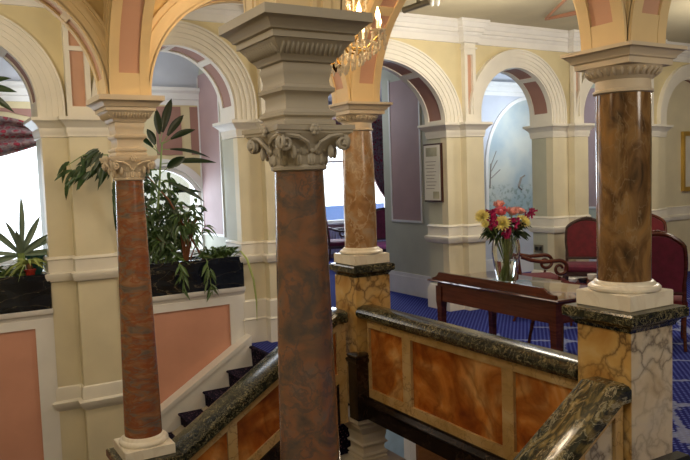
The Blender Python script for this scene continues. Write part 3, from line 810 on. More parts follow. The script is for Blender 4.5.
# cross walls with mauve panels
for k, (x, yb_) in enumerate(((3.1, 8.8), (5.92, 8.82), (9.75, 8.8))):
    b = MB(); b.box(x, x+.2, WB-.001, yb_+(.12 if k != 1 else 0), 0, 3.35); struct(b.build('wall_cross', 'sage')); 
    b = MB(); ys = 8.08 if k == 0 else 7.91; ye = 8.76 if k == 0 else 8.6
    b.box(x-.008, x+.005, ys, ye, 1.07, 3.05); n += 1; struct(b.build('trim_%d' % n, 'mauve'))
    b = MB()
    b.box(x-.018, x+.005, ys-.03, ys, 1.04, 3.08); b.box(x-.018, x+.005, ye, ye+.03, 1.04, 3.08); b.box(x-.018, x+.005, ys, ye, 1.04, 1.07)
    b.box(x-.02, x+.005, WB, yb_, 0, .26); b.box(x-.012, x+.005, WB, yb_, .26, .31)
    n += 1; struct(b.build('trim_%d' % n, 'white'))
# mural wall
b = MB(); b.box(6.12, 9.75, FY, FY+.12, 0, 3.35); struct(b.build('wall_mural', 'cove'))
b = MB()
pts = [(7.93, .95)]+[(8.9-.97*cos(pi*i/30), 1.8+1.1*sin(pi*i/30)) for i in range(31)]+[(9.87, .95)]
pts = [(min(u, 9.74), z) for u, z in pts]
b.poly(pts, 'Y', FY-.01, FY+.005); n += 1; struct(b.build('trim_%d' % n, 'mural'))
b = MB(); b.ring(8.9, 1.8, .97, 1.1, 0, .055, FY-.03, FY+.005, .52, pi, 32); b.box(7.875, 7.93, FY-.03, FY+.005, .95, 1.8)
b.box(6.12, 9.75, FY-.04, FY+.005, .82, .95); b.box(6.12, 9.75, FY-.03, FY+.005, 0, .28)
n += 1; struct(b.build('trim_%d' % n, 'white'))
# painted birds and tree of the mural (flat, on the wall)
b = MB()
def br(p, q, r): b.tube([(p[0], FY-.012, p[1]), (q[0], FY-.012, q[1])], r, 5)
for p, q, r in (((7.97, 1.45), (8.0, 1.85), .012), ((8.0, 1.72), (8.14, 1.9), .009), ((8.0, 1.82), (8.12, 2.05), .008), ((7.98, 1.6), (8.2, 1.75), .008), ((8.6, 1.45), (8.66, 1.6), .022), ((8.66, 1.6), (8.75, 1.64), .014), ((8.6, 1.45), (8.68, 1.4), .014)): br(p, q, r)
n += 1; struct(b.build('trim_%d' % n, 'ink'))
# right side blind arch wall
b = MB(); b.box(9.82, 11.06, 7.06, 7.18, 0, 3.1); struct(b.build('wall_right', 'pier'))
QB = 7.06
b = MB(); b.poly([(QB+.01, .84), (QB-.03, .85), (QB-.045, .90), (QB-.045, .92), (QB-.015, .935), (QB-.015, 1.04), (QB-.02, 1.06), (QB+.01, 1.07)], 'X', 9.82, 11.06)
b.box(9.82, 11.06, QB-.03, QB+.01, 0, .28)
n += 1; struct(b.build('trim_%d' % n, 'cream'))
# middle room, deep
DY = 13.2
b = MB(); b.box(3.3, 6.9, DY, DY+.12, 0, 3.35); b.archwall(7.95, 2.05, 1.0, .9, 6.9, 9.0, 3.35, DY, DY+.12, zb=.75); b.box(6.9, 9.0, DY, DY+.12, 0, .75); b.box(9.0, 14, DY, DY+.12, 0, 3.35)
struct(b.build('wall_far_middle', 'mauve'))
window(3, 6.95, 8.95, .75, 2.05, DY, 2, True)
b = MB(); b.box(3.2, 3.3, WB, DY, 0, 3.35); struct(b.build('wall_middle_left', 'sage'))
t = thing('radiator', (7.9, 13.1, 0), 'white ribbed radiator under the far arched window', 'radiator')
b = MB()
for i in range(26): b.box(7.0+i*.07, 7.05+i*.07, 13.06, 13.14, .1, .62)
b.box(6.98, 8.84, 13.08, 13.12, .5, .56); b.box(6.98, 8.84, 13.08, 13.12, .14, .2)
b.build('ribs', 'radiator', t)
MB().box(7.0, 7.06, 13.06, 13.14, 0, .1).build('foot', 'radiator', t); MB().box(8.7, 8.76, 13.06, 13.14, 0, .1).build('foot', 'radiator', t)
struct(MB().box(6.2, 9.8, 13.9, 13.95, .7, 1.08).build('view_strip_outside', 'bluesea'))  # flat blue strip standing in for what shows outside, no real wall
# curtains
def drape(name, pts_fn, nu, nv, label):
    vs = []; fs = []
    for i in range(nu+1):
        for j in range(nv+1): vs.append(pts_fn(i/nu, j/nv))
    for i in range(nu):
        for j in range(nv): a = i*(nv+1)+j; fs.append((a, a+1, a+nv+2, a+nv+1))
    o = MB().add(vs, fs).build(name, 'curtain', None, ang=80)
    md = o.modifiers.new('thick', 'SOLIDIFY'); md.thickness = .012
    return tag(o, label, 'curtain')
def swag(u, v):
    x = -.25+1.52*u; sag = .42*sin(pi*u)**.8 if u > .0 else 0
    ztop = 2.50-.16*max(0, (u-.62)/.38)**2
    z = ztop-(.10+sag*.9)*v
    y = FY-.10-.05*sin(v*pi*5.5+1.5*u)-.05*v
    return (x, y, z)
drape('swag_valance', swag, 40, 40, 'burgundy floral swagged valance across the top of the left window')
def tied(u, v):
    z = 2.95-1.75*v; w0 = .62*(1-v)**.7+.12
    cx = 8.95-.20*(1-v)*1.2
    x = cx-w0*(1-u)*.9+.05*(1-v); y = DY-.12-.04*sin(u*pi*9)
    return (x, y, z-.35*(1-u)*(1-v)*v*2)
drape('tied_curtain', tied, 48, 20, 'burgundy patterned curtain tied back at the right of the far arched window')
def tied2(u, v):
    return (6.98+.5*u*(1-v)+.1*u, DY-.14-.03*sin(u*pi*7), 2.9-.95*v-.25*sin(pi*u)*(1-v))
drape('window_swag', lambda u, v: (6.9+2.05*u, DY-.16-.03*sin(v*pi*5), 2.98-.35*abs(2*u-1)**2-(.12+.42*sin(pi*u))*v), 40, 16, 'burgundy swag hanging across the head of the far arched window')

# ---------------------------------------------------------------- planters
def planter(x0, x1, label):
    t = thing('planter', ((x0+x1)/2, 7.07, .61), label, 'planter')
    b = MB(); b.box(x0, x1, 6.865, 6.89, .611, .93); b.box(x0, x1, 7.26, 7.285, .611, .93); b.box(x0, x0+.025, 6.89, 7.26, .611, .93); b.box(x1-.025, x1, 6.89, 7.26, .611, .93); b.box(x0+.025, x1-.025, 6.89, 7.26, .611, .63)
    b.build('trough', 'black', t)
    s = MB(); s.box(x0+.025, x1-.025, 6.89, 7.26, .63, .90)
    for i in range(60): s.ell((random.uniform(x0+.05, x1-.05), random.uniform(6.91, 7.24), .90), (.018, .018, .012), 6, 4)
    s.build('soil', 'soil', t)
planter(-.28, .945, 'long black marble trough planter at the far left edge, in front of the bright window')
planter(1.61, 2.82, 'long black marble trough planter under the foliage between column and pilaster')
def plant(name, loc, label, stems, leaves, lm, sm='stemg', cat='plant'):
    t = thing(name, loc, label, cat); stems.build('stem', sm, t)
    leaves.build('foliage', lm, t, ang=60); return t
rnd = random.Random(11)
def rd(d, s): return Vector(d)+Vector((rnd.uniform(-s, s), rnd.uniform(-s, s), rnd.uniform(-s, s)))
# tall broad-leaved plant
st, lf = MB(), MB()
st.tube([(1.98, 7.1, .9), (2.02, 7.1, 1.4), (2.06, 7.08, 1.8), (2.10, 7.08, 2.12)], [.016, .014, .011, .008], 8)
for (p, d, L, W) in (((2.08, 7.08, 2.12), (.28, 0, 1), .52, .10), ((2.08, 7.08, 2.10), (-.08, -.1, 1), .36, .09), ((2.1, 7.08, 2.1), (1, -.1, .55), .36, .08),
        ((2.08, 7.08, 2.05), (.95, .1, -.05), .55, .07), ((2.08, 7.08, 2.0), (-.7, 0, .6), .32, .09), ((2.07, 7.08, 1.9), (.95, -.1, .12), .6, .075), ((2.06, 7.08, 1.85), (-.8, -.1, -.05), .32, .10), ((2.06, 7.08, 1.8), (.4, -.2, .35), .28, .11),
        ((2.05, 7.08, 1.75), (.85, 0, -.35), .5, .08), ((2.05, 7.08, 1.72), (-.7, 0, -.3), .30, .10), ((2.04, 7.08, 1.66), (.2, -.2, -.4), .32, .09), ((2.06, 7.08, 2.0), (-.3, 0, .8), .25, .09), ((2.04, 7.1, 1.6), (.8, 0, .1), .45, .07), ((2.03, 7.1, 1.5), (-.6, 0, .3), .35, .08), ((2.1, 7.08, 2.1), (.6, -.1, .9), .38, .09)):
    pp = Vector(p); dd = Vector(d).normalized(); q = pp+dd*.10
    st.tube([pp, q], .004, 5); lf.leaf(q, dd, L*.8, W*.85, .15, 6)
plant('dracaena', (1.98, 7.1, .9), 'tall dracaena with long dark pointed leaves reaching above the right planter', st, lf, 'leafdark')
# bushy fig
st, lf = MB(), MB()
for i in range(15):
    a = rnd.uniform(-1, 1); top = Vector((1.98+a*.42, 7.08+rnd.uniform(-.1, .12), rnd.uniform(1.25, 1.95)-.25*abs(a)))
    root = Vector((2.05+a*.06, 7.1, .9)); mid = root.lerp(top, .5)+Vector((a*.05, 0, .06))
    st.tube([root, mid, top], [.008, .006, .003], 5)
    for k in range(42):
        s = rnd.uniform(.2, 1); p = root.lerp(mid, s*2) if s < .5 else mid.lerp(top, s*2-1)
        p = p+Vector((rnd.uniform(-.1, .1), rnd.uniform(-.08, .08), rnd.uniform(-.06, .06)))
        lf.leaf(p, rd((rnd.choice((-.6, .6)), -.2, -.25), .6), rnd.uniform(.07, .11), rnd.uniform(.028, .042), .5, 3)
plant('weeping_fig', (2.05, 7.1, .9), 'bushy small-leaved plant filling the middle of the right planter', st, lf, 'leafmid')
# reddish stemmed croton
st, lf = MB(), MB()
for i in range(11):
    a = rnd.uniform(-1, 1); r0 = Vector((2.26+a*.05, 7.02, .9)); tp = Vector((2.26+a*.30, 6.98+rnd.uniform(-.05, .1), 1.18+.25*(1-abs(a))+rnd.uniform(-.05, .08)))
    st.tube([r0, r0.lerp(tp, .5)+Vector((0, 0, .04)), tp], [.008, .007, .004], 5)
    for k in range(6): lf.leaf(r0.lerp(tp, rnd.uniform(.7, 1)), rd((a, -.3, .2), .5), .13, .026, .8, 4)
plant('red_stemmed_plant', (2.26, 7.02, .9), 'plant with bare reddish stems fanning up from the right planter', st, lf, 'leaf2', 'stem')
st, lf = MB(), MB()
st.tube([(1.75, 7.05, .9), (1.9, 7.0, 1.4), (1.78, 6.98, 1.95)], [.012, .010, .006], 6)
st.tube([(2.45, 7.0, .9), (2.1, 6.98, 1.55), (1.85, 6.98, 1.85)], [.012, .010, .006], 6)
for k in range(26): lf.leaf(Vector((1.9, 6.98, 1.4)).lerp(Vector((1.82, 6.98, 1.9)), rnd.random())+Vector((rnd.uniform(-.1,.12), 0, 0)), rd((0, -.3, 0), .8), .11, .03, .5, 3)
plant('leaning_branch_plant', (1.75, 7.05, .9), 'leaning reddish branch with sparse leaves beside the left marble column', st, lf, 'leaf', 'stem')
# spider plants at right of the trough
st, lf = MB(), MB()
for i in range(90):
    a = rnd.uniform(0, 2*pi); c = Vector((2.62+rnd.uniform(-.14, .12), 7.0, .92)); d = Vector((cos(a)*.8, sin(a)*.35-.1, rnd.uniform(.5, 1.6)))
    lf.leaf(c, d, rnd.uniform(.22, .40), .020, .75, 6)
st.lathe((2.62, 7.0, .9), [(.05, 0), (.03, .03)], 10)
plant('spider_plant', (2.62, 7.0, .9), 'dense arching grassy plant at the right end of the right planter', st, lf, 'leaf2')
# trailing plants over the trough
for q, (x, L) in enumerate(((2.14, .30), (2.42, .36))):
    st, lf = MB(), MB()
    pts = [(x, 6.93, .92), (x, 6.85, .93), (x+.02, 6.835, .93-L*.5), (x+.04, 6.83, .93-L)]
    st.tube(pts, .004, 5)
    for k in range(12):
        s = rnd.random(); lf.leaf((x+.02*s+rnd.uniform(-.02, .02), 6.83, .93-L*s), rd((rnd.choice((-1, 1))*.5, -.15, -.6), .25), .10, .026, .4, 4)
    for k in range(8): lf.leaf((x, 6.93, .93), rd((rnd.uniform(-1, 1), -.2, .6), .3), .16, .026, .8, 5)
    plant('trailing_ivy', (x, 6.93, .92), ('short green trailing sprig hanging over the middle of the right planter', 'longer green trailing sprig reaching the white sill below the right planter')[q], st, lf, 'leaf2')
# long strap leaf hanging at the pilaster
st, lf = MB(), MB()
st.lathe((2.74, 6.93, .9), [(.02, 0), (.012, .03)], 8)
pts = [(2.74, 6.92, .93), (2.775, 6.82, .99), (2.83, 6.78, .90), (2.885, 6.765, .68), (2.905, 6.76, .45), (2.90, 6.76, .25)]
ww = [.016, .020, .024, .024, .018, .003]
vs = []; fs = []
for p, q in zip(pts, ww): vs += [(p[0]-q/2, p[1], p[2]), (p[0], p[1]-.006, p[2]), (p[0]+q/2, p[1], p[2])]
for i in range(5):
    for k in (0, 1): fs.append((i*3+k, i*3+k+1, i*3+4+k, i*3+3+k))
lf.add(vs, fs)
plant('strap_leaf_plant', (2.74, 6.93, .9), 'single long strap leaf hanging down in front of the pilaster', st, lf, 'leafy')
# sprig by the capital of the left column
st, lf = MB(), MB()
st.tube([(1.66, 7.0, .9), (1.60, 6.75, 1.3), (1.55, 6.68, 1.8), (1.46, 6.62, 1.98), (1.25, 6.60, 1.98), (1.06, 6.6, 1.86)], [.012, .010, .008, .006, .005, .003], 6)
for k in range(46):
    s = rnd.random(); p = Vector((1.50, 6.62, 1.98)).lerp(Vector((1.12, 6.6, 1.88)), s**1.0)+Vector((rnd.uniform(-.05, .05), rnd.uniform(-.04, .04), rnd.uniform(-.16, .04)+.05*sin(pi*s)))
    lf.leaf(p, rd((-.55, -.1, -.45), .5), rnd.uniform(.11, .17), rnd.uniform(.03, .045), .35, 4)
for k in range(8): lf.leaf((1.5+rnd.uniform(-.02, .03), 6.65, 1.85-.06*k), rd((.1, -.1, -.9), .15), .17, .04, .2, 4)
plant('climbing_fig', (1.66, 7.0, .9), 'arching branch of dark leaves in front of the left pilaster beside the banded column', st, lf, 'leaf')
# left planter plants
st, lf = MB(), MB()
for (d, L) in (((.05, 0, 1), .62), ((-.55, 0, .65), .5), ((.75, 0, .45), .52), ((-.95, -.1, .15), .5), ((.9, -.1, .1), .4), ((-.3, -.2, .9), .4), ((.35, -.1, .8), .45), ((-.8, -.1, -.1), .35), ((.5, -.3, .5), .35), ((-.1, -.3, .7), .3)):
    lf.leaf((.74, 7.06, 1.10), d, L, .058, .12, 6, fold=.35)
st.tube([(.74, 7.06, .9), (.74, 7.06, 1.12)], [.03, .035], 8)
plant('agave', (.74, 7.06, .9), 'grey-green spiky agave in the left planter against the bright window', st, lf, 'leaf3')
t = thing('bromeliad', (.80, 6.98, .9), 'small yellow-green plant in a red pot at the right of the left planter', 'plant')
MB().lathe((.80, 6.98, .9), [(.032, 0), (.045, .06), (.05, .062), (.05, .075), (.04, .075)], 20).build('pot', 'terracotta', t)
MB().tube([(.80, 6.98, .96), (.79, 6.98, 1.03)], [.03, .025], 8).build('stem', 'stem', t)
lf = MB()
for k in range(22):
    a = rnd.uniform(0, 2*pi); lf.leaf((.79, 6.98, 1.02), (cos(a), sin(a)*.5, rnd.uniform(.2, 1.2)), rnd.uniform(.17, .30), .03, .9, 6)
lf.build('foliage', 'leafy', t, ang=60)
t = thing('teal_pot_plant', (.93-.06, 7.15, .9), 'dark-leaved plant in a teal pot beside the left pilaster', 'plant')
MB().lathe((.87, 7.15, .9), [(.05, 0), (.075, .16), (.08, .165), (.08, .19), (.06, .19)], 20).build('pot', 'tealpot', t)
lf = MB()
for k in range(34):
    a = rnd.uniform(0, 2*pi); lf.leaf((.87, 7.15, 1.08), (cos(a)*.7, sin(a)*.4, rnd.uniform(.2, 1)), rnd.uniform(.10, .20), .03, .8, 4)
lf.build('foliage', 'leaf', t, ang=60)
st, lf = MB(), MB()
for k in range(40):
    a = rnd.uniform(0, 2*pi); lf.leaf((.56+rnd.uniform(-.12, .1), 7.04, .92), (cos(a)*.8, sin(a)*.3, rnd.uniform(.3, 1.2)), rnd.uniform(.18, .36), .022, .7, 5)
st.lathe((.56, 7.04, .9), [(.05, 0), (.03, .03)], 10)
plant('grassy_plant', (.56, 7.04, .9), 'grassy green plant at the far left edge of the left planter', st, lf, 'leaf2')
st, lf = MB(), MB()
st.tube([(.36, 7.1, .9), (.36, 7.1, 1.6), (.42, 7.08, 2.25), (.46, 7.05, 2.62)], [.016, .014, .010, .007], 8)
for d in ((.9, 0, .1), (.7, -.1, -.35), (.85, 0, .45), (.2, 0, 1), (-.8, 0, .4), (-.7, 0, -.2), (.1, -.5, .6)): lf.leaf((.46, 7.05, 2.60), d, .34, .07, .2, 6)
plant('tall_dark_plant', (.36, 7.1, .9), 'tall plant whose dark leaf tips enter the picture at the left edge above the valance', st, lf, 'leaf')

# ---------------------------------------------------------------- writing desk
t = thing('writing_desk', (4.275, 4.38, 0), 'long polished mahogany writing desk behind the landing balustrade, carrying the vase', 'desk')
MB().rect(3.90, 4.66, 3.61, 5.15, [(-.01, .738), (.0, .742), (.004, .75), (.0, .758), (-.006, .76)]).build('desk_top', 'desktop', t)
MB().box(3.955, 4.61, 3.68, 5.08, .565, .7375).build('apron', 'mahogany', t)
pts = [(5.12, .76), (5.11, .775), (5.07, .785), (5.04, .805), (5.02, .83), (3.78, .83), (3.76, .815), (3.73, .80), (3.70, .79), (3.66, .787), (3.65, .76)]
MB().poly(pts, 'X', 3.925, 3.95).build('gallery_back', 'mahogany', t)
for x in (3.955, 4.56):
    for y in (3.68, 5.03): MB().rect(x+.025, x+.025, y+.025, y+.025, [(.022, 0), (.03, .5), (.036, .56), (.036, .7)]).build('leg', 'mahogany', t)
for y in (3.9, 4.36, 4.82):
    d = MB().box(4.60, 4.622, y-.2, y+.2, .63, .72).build('drawer', 'mahogany', t)
    MB().ell((4.63, y, .675), (.012, .012, .012), 10, 8).build('knob', 'brass', d)
# stool behind the desk
t = thing('desk_stool', (4.95, 4.55, 0), 'mahogany stool whose splayed legs show beneath the writing desk', 'stool')
MB().rect(4.76, 5.14, 4.36, 4.74, [(-.01, .40), (0, .41), (0, .45), (-.02, .475)]).build('seat', 'velvet', t)
for sx in (-1, 1):
    for sy in (-1, 1): MB().tube([(4.95+sx*.16, 4.55+sy*.16, .41), (4.95+sx*.19, 4.55+sy*.19, .2), (4.95+sx*.22, 4.55+sy*.21, 0)], [.02, .015, .013], 8).build('leg', 'mahogany', t)

# ---------------------------------------------------------------- vase and flowers
VX, VY, VZ = 4.20, 4.45, .7605
t = thing('glass_vase', (VX, VY, VZ), 'clear glass vase holding the bouquet on the writing desk', 'vase')
vp = [(.001, 0), (.058, 0), (.062, .01), (.072, .08), (.088, .18), (.097, .26), (.096, .32), (.088, .375), (.090, .385), (.084, .385), (.082, .372), (.090, .32), (.091, .26), (.082, .18), (.066, .08), (.055, .02), (.001, .018)]
vp = [(r*1.22, z) for r, z in vp]
v = MB().lathe((VX, VY, VZ), vp, 40); v.build('glass_body', 'glass', t, ang=60)
MB().lathe((VX, VY, VZ), [(.001, .023), (.062, .025), (.078, .08), (.097, .18), (.100, .20), (.001, .20)], 32).build('water', 'water', t, ang=60)
fl = [('yellow', 482, 216, 4.44, .055, 'yellow chrysanthemum at the far left of the bouquet'), ('yellow', 502, 223, 4.36, .062, 'large yellow chrysanthemum at the front centre of the bouquet'),
      ('yellow', 523, 221, 4.38, .062, 'large yellow chrysanthemum at the front right of the bouquet'), ('yellow', 485, 224, 4.40, .03, 'small yellow chrysanthemum low at the left of the bouquet'),
      ('peach', 499, 205, 4.50, .04, 'peach pink rose topmost in the bouquet'), ('rose', 501, 212, 4.42, .045, 'deep pink rose just below the topmost bloom'), ('peach', 512, 212, 4.46, .045, 'peach pink rose at the top centre right of the bouquet'),
      ('peach', 520, 211, 4.50, .042, 'pale peach rose between the top centre rose and the right magenta blooms'),
      ('magenta', 490, 215, 4.42, .045, 'magenta stock flower left of centre, upper bloom spike'), ('magenta', 492, 224, 4.38, .04, 'magenta stock flower left of centre, lower bloom spike'),
      ('magenta', 512, 224, 4.36, .045, 'magenta stock flower between the two large yellow blooms'), ('magenta', 507, 232, 4.34, .05, 'magenta stock flower hanging lowest over the vase rim'),
      ('magenta', 527, 216, 4.46, .035, 'magenta stock flower near the right edge of the bouquet'), ('magenta', 532, 212, 4.48, .032, 'magenta stock flower tip at the far right of the bouquet')]
def ray(px_, py_, Y):
    d = r_*((px_-345)/711.635)+d_*((py_-230)/711.635)+fw
    return Vector((0, 0, 1.7))+d*(Y/d.y)
for kind, px_, py_, yy, R_, lab in fl:
    P = ray(px_, py_, yy)
    nm = {'yellow': 'chrysanthemum', 'peach': 'rose', 'rose': 'rose', 'magenta': 'stock_flower'}[kind]
    t = thing(nm, tuple(P), lab, 'flower'); R_ = R_*1.3
    up = ((P-Vector((VX, VY, VZ+.25))).normalized()+Vector((-.55, -.75, .1))*.75).normalized(); q = up.to_track_quat('Z', 'Y').to_matrix()
    b = MB()
    if kind == 'yellow':
        for ring_, (cnt, tilt, L) in enumerate(((16, .15, 1), (16, .45, .95), (13, .8, .85), (9, 1.1, .7), (5, 1.35, .5))):
            for i in range(cnt):
                a = 2*pi*(i+.5*ring_)/cnt; d = q@Vector((cos(a)*cos(tilt), sin(a)*cos(tilt), sin(tilt)))
                b.leaf(P-up*R_*.2, d, R_*L, R_*.32, .0, 3, up=tuple(up), fold=.3)
    elif kind in ('peach', 'rose'):
        b.ell(P, (R_*.35, R_*.35, R_*.5), 10, 8, q)
        for ring_, (cnt, tilt, L, W) in enumerate(((5, 1.3, .75, .8), (6, 1.1, .85, .9), (7, .8, .9, .95))):
            for i in range(cnt):
                a = 2*pi*(i+.5*ring_)/cnt; d = q@Vector((cos(a)*cos(tilt), sin(a)*cos(tilt), sin(tilt)))
                off = q@Vector((cos(a), sin(a), 0))*R_*(.18+.12*ring_)
                b.leaf(P-up*R_*.4+off, d, R_*L, R_*W, -.1, 4, up=tuple(up), fold=.35)
    else:
        for i in range(22):
            c = P+Vector((rnd.uniform(-1, 1), rnd.uniform(-1, 1), rnd.uniform(-1.1, 1.1)))*R_*.62
            for k in range(4):
                a = k*pi/2+rnd.random(); b.leaf(c, (cos(a), -.6, sin(a)), R_*.42, R_*.34, 0, 3, fold=.2)
    b.build('bloom', kind, t, ang=60)
    foot = Vector((VX-max(-.055, min(.055, (P.x-VX)*.5)), VY-(P.y-VY)*.3, VZ+.03))
    neck = Vector((VX+(P.x-VX)*.42, VY+(P.y-VY)*.42, VZ+.37))
    MB().tube([foot, neck, P-up*R_*.3], .0045, 6).build('stem', 'stemg', t)
lf = MB(); st = MB()
for i in range(170):
    a = rnd.uniform(0, 2*pi); e = rnd.uniform(.05, 1.2); P = Vector((VX-.01, VY, VZ+.42))+Vector((cos(a)*cos(e)*.17, sin(a)*cos(e)*.12, sin(e)*.16))*rnd.uniform(.5, 1)
    lf.leaf(P, rd((cos(a), sin(a), rnd.uniform(-.5, .6)), .3), rnd.uniform(.06, .11), .026, .5, 4)
for i in range(30):
    a = rnd.uniform(0, 2*pi); r1 = rnd.uniform(0, .055)
    st.tube([(VX+r1*cos(a+2.5), VY+r1*sin(a+2.5), VZ+.03), (VX+r1*1.3*cos(a), VY+r1*1.3*sin(a), VZ+.39)], .0035, 5)
    None
plant('bouquet_greenery', (VX, VY, VZ+.03), 'green leaves and stems filling the vase under the blooms', st, lf, 'leaf', 'leafy', 'greenery')

# ---------------------------------------------------------------- chairs
def chair(name, x, y, face, label, w=.50, d=.48, hb=1.07, pad='velvet', frame='walnut', seat='velvet', arms=False, backcol=None, group=None):
    t = thing(name, (x, y, 0), label, 'chair', group, math.atan2(face[1], face[0])+pi/2)
    L = dict(local=True); hw = w/2; yb = d/2
    def outline(s, z0, z1):
        pts = [(-s*.93, z0), (s*.93, z0)]
        for i in range(9):
            q = i/8; pts.append((s*(.93+.07*sin(q*pi*.9)), z0+(z1-z0)*(.1+.68*q)))
        for i in range(1, 16):
            q = i/16; xx = s*(1-2*q)*.985; pts.append((xx, z1-(z1-z0)*.22*abs(1-2*q)**2.2))
        for i in range(9):
            q = 1-i/8; pts.append((-s*(.93+.07*sin(q*pi*.9)), z0+(z1-z0)*(.1+.68*q)))
        return pts
    def tilt(b): b.v = [(vx, vy+.16*max(0, vz-.45), vz) for vx, vy, vz in b.v]; return b
    o = outline(hw-.035, .545, hb-.05)
    tilt(MB().poly(o, 'Y', yb-.075, yb-.02)).build('backrest', pad, t, **L)
    if backcol: tilt(MB().poly(outline(hw-.04, .545, hb-.055), 'Y', yb-.022, yb-.008)).build('back_cover', backcol, t, **L)
    f = MB(); oo = outline(hw-.022, .53, hb-.03)
    f.tube([(px_, yb-.045, z) for px_, z in oo+oo[:1]], .021, 8)
    for i in range(7):
        a = (i-3)*.022; f.ell((a, yb-.055, hb-.022+.014*(1-abs(i-3)/3)), (.016, .018, .016), 8, 6)
    tilt(f).build('back_frame', frame, t, **L)
    MB().rect(-hw+.02, hw-.02, -d/2+.02, d/2-.05, [(0, .39), (.012, .40), (.02, .42), (.015, .455), (-.02, .48), (-.08, .49)]).build('seat', seat, t, **L)
    MB().rect(-hw+.015, hw-.015, -d/2+.01, d/2-.03, [(0, .335), (.012, .34), (.012, .385), (0, .392)]).build('seat_rail', frame, t, **L)
    for s in (-1, 1):
        MB().tube([(s*(hw-.03), -d/2+.03, .38), (s*(hw-.008), -d/2+.005, .32), (s*(hw-.02), -d/2+.02, .16), (s*(hw-.03), -d/2+.01, .04), (s*(hw-.018), -d/2-.01, .0)], [.03, .028, .018, .013, .017], 8).build('leg', frame, t, **L)
        MB().tube([(s*(hw-.03), yb-.045+.16*.2, .62), (s*(hw-.03), yb-.045, .38), (s*(hw-.03), yb-.03, .18), (s*(hw-.025), yb+.05, .0)], [.019, .022, .018, .016], 8).build('leg', frame, t, **L)
        if arms:
            a = MB(); xx = s*(hw+.012)
            pts = [(xx, yb-.04, .74), (xx, yb-.15, .70), (xx, 0, .675), (xx, -d/2+.10, .685)]
            for i in range(22):
                q = i/21*2*pi*1.25; rr = .092*(1-.74*i/21)
                pts.append((xx, -d/2+.085-rr*sin(q), .593+rr*cos(q)))
            a.tube(pts, [.023]*4+[.023-.009*i/21 for i in range(22)], 8)
            a.tube([(xx, -d/2+.05, .39), (xx, -d/2+.10, .46), (xx, -d/2+.09, .505)], .016, 8)
            a.build('arm', frame, t, **L)
    return t
cf = Vector((-.76, -.65))
chair('armchair', 7.41, 6.35, cf, 'red velvet chair with carved dark frame facing us left of the right column', .57, .48, 1.07, 'velvet', 'walnut', 'plum')
chair('armchair', 6.02, 4.33, (.80, .60), 'plum velvet chair seen from behind at the right edge, right of the marble column', .53, .5, 1.12, 'plum', 'mahogany', 'velvet', backcol='plum')
chair('armchair', 8.20, 6.24, (-.9, -.35), 'wide red chair farther back, showing above the plum chair beside the column', .72, .52, 1.10, 'velvet', 'mahogany', 'velvet')
chair('armchair', 6.13, 6.00, (.86, -.51), 'mahogany armchair with scrolled arms and red seat behind the vase', .56, .56, 1.02, 'plum', 'mahogany', 'velvet', True)
chair('armchair', 6.98, 12.1, (.95, -.3), 'pink upholstered dark chair by the far window, left of the golden brown column', .56, .5, 1.08, 'pinkvel', 'walnut', 'plum', True, 'pinkvel')
chair('settee', 7.62, 10.9, (-.1, -1), 'dark-backed settee with pink seat right of the golden brown column', 1.3, .55, 1.13, 'plum', 'walnut', 'pinkvel', False)

# coffee table with cups
t = thing('coffee_table', (6.22, 5.20, 0), 'small brown coffee table with cups behind the writing desk', 'table')
MB().rect(5.98, 6.50, 4.98, 5.42, [(-.01, .475), (0, .48), (0, .495), (-.005, .50)]).build('table_top', 'mahogany', t)
for x in (6.02, 6.46):
    for y in (5.02, 5.38): MB().tube([(x, y, 0), (x, y, .476)], [.014, .02], 8).build('leg', 'mahogany', t)
def cup(name, x, y, r, h, mt, lab, cat):
    o = MB().lathe((0, 0, 0), [(r*.5, 0), (r*.9, h*.35), (r, h), (r*.93, h), (r*.8, h*.4), (.001, h*.2)], 24).build(name, mt, None)
    o.location = (x, y, .5005); return tag(o, lab, cat)
cup('bowl', *ray(593, 281, 5.19).xy, .060, .075, 'china', 'white china bowl on the coffee table nearest the marble column', 'bowl')
cup('bowl', *ray(583, 281, 5.15).xy, .05, .05, 'darkchina', 'small dark bowl between the two white ones on the coffee table', 'bowl')
cup('bowl', *ray(573, 281, 5.27).xy, .050, .045, 'china', 'low white bowl at the left end of the coffee table', 'bowl')

# ---------------------------------------------------------------- wall things
t = thing('framed_certificate', (5.57, 7.17, 1.37), 'framed printed certificate hanging on the sage green jamb of the wide arch', 'picture')
b = MB(); b.box(5.535, 5.568, 6.98, 7.33, 1.36, 2.09); b.build('frame', 'framedark', t)
MB().box(5.53, 5.536, 6.995, 7.315, 1.38, 2.07).build('paper', 'paper', t)
MB().box(5.527, 5.531, 7.05, 7.27, 1.93, 2.04).build('vignette', 'pictop', t); MB().box(5.527, 5.531, 7.02, 7.14, 1.40, 1.49).build('vignette', 'pictop', t)
b = MB()
for i in range(9): b.box(5.527, 5.531, 7.07+.02*(i % 3), 7.28-.02*(i % 2), 1.86-i*.042, 1.868-i*.042)
b.build('printed_lines', 'ink', t)
t = thing('gilt_picture', (10.7, 7.04, 1.30), 'gilt framed picture on the cream wall at the right edge', 'picture')
b = MB(); WBQ = 7.06; x0, x1, z0, z1 = 10.44, 11.0, 1.30, 2.25
for a in ((x0, x0+.05, z0, z1), (x1-.05, x1, z0, z1), (x0+.05, x1-.05, z0, z0+.07), (x0+.05, x1-.05, z1-.07, z1)): b.box(a[0], a[1], WBQ-.05, WBQ-.001, a[2], a[3])
b.build('frame', 'gilt', t)
MB().box(x0+.05, x1-.05, WBQ-.02, WBQ-.001, z0+.07, z1-.07).build('print', 'paper', t)
t = thing('power_socket', (7.4, 7.4, .5), 'small metal power socket low on the jamb beyond the scrolled armchair', 'socket')
MB().box(7.39, 7.402, 7.10, 7.26, .56, .67).build('face_plate', 'metal', t)
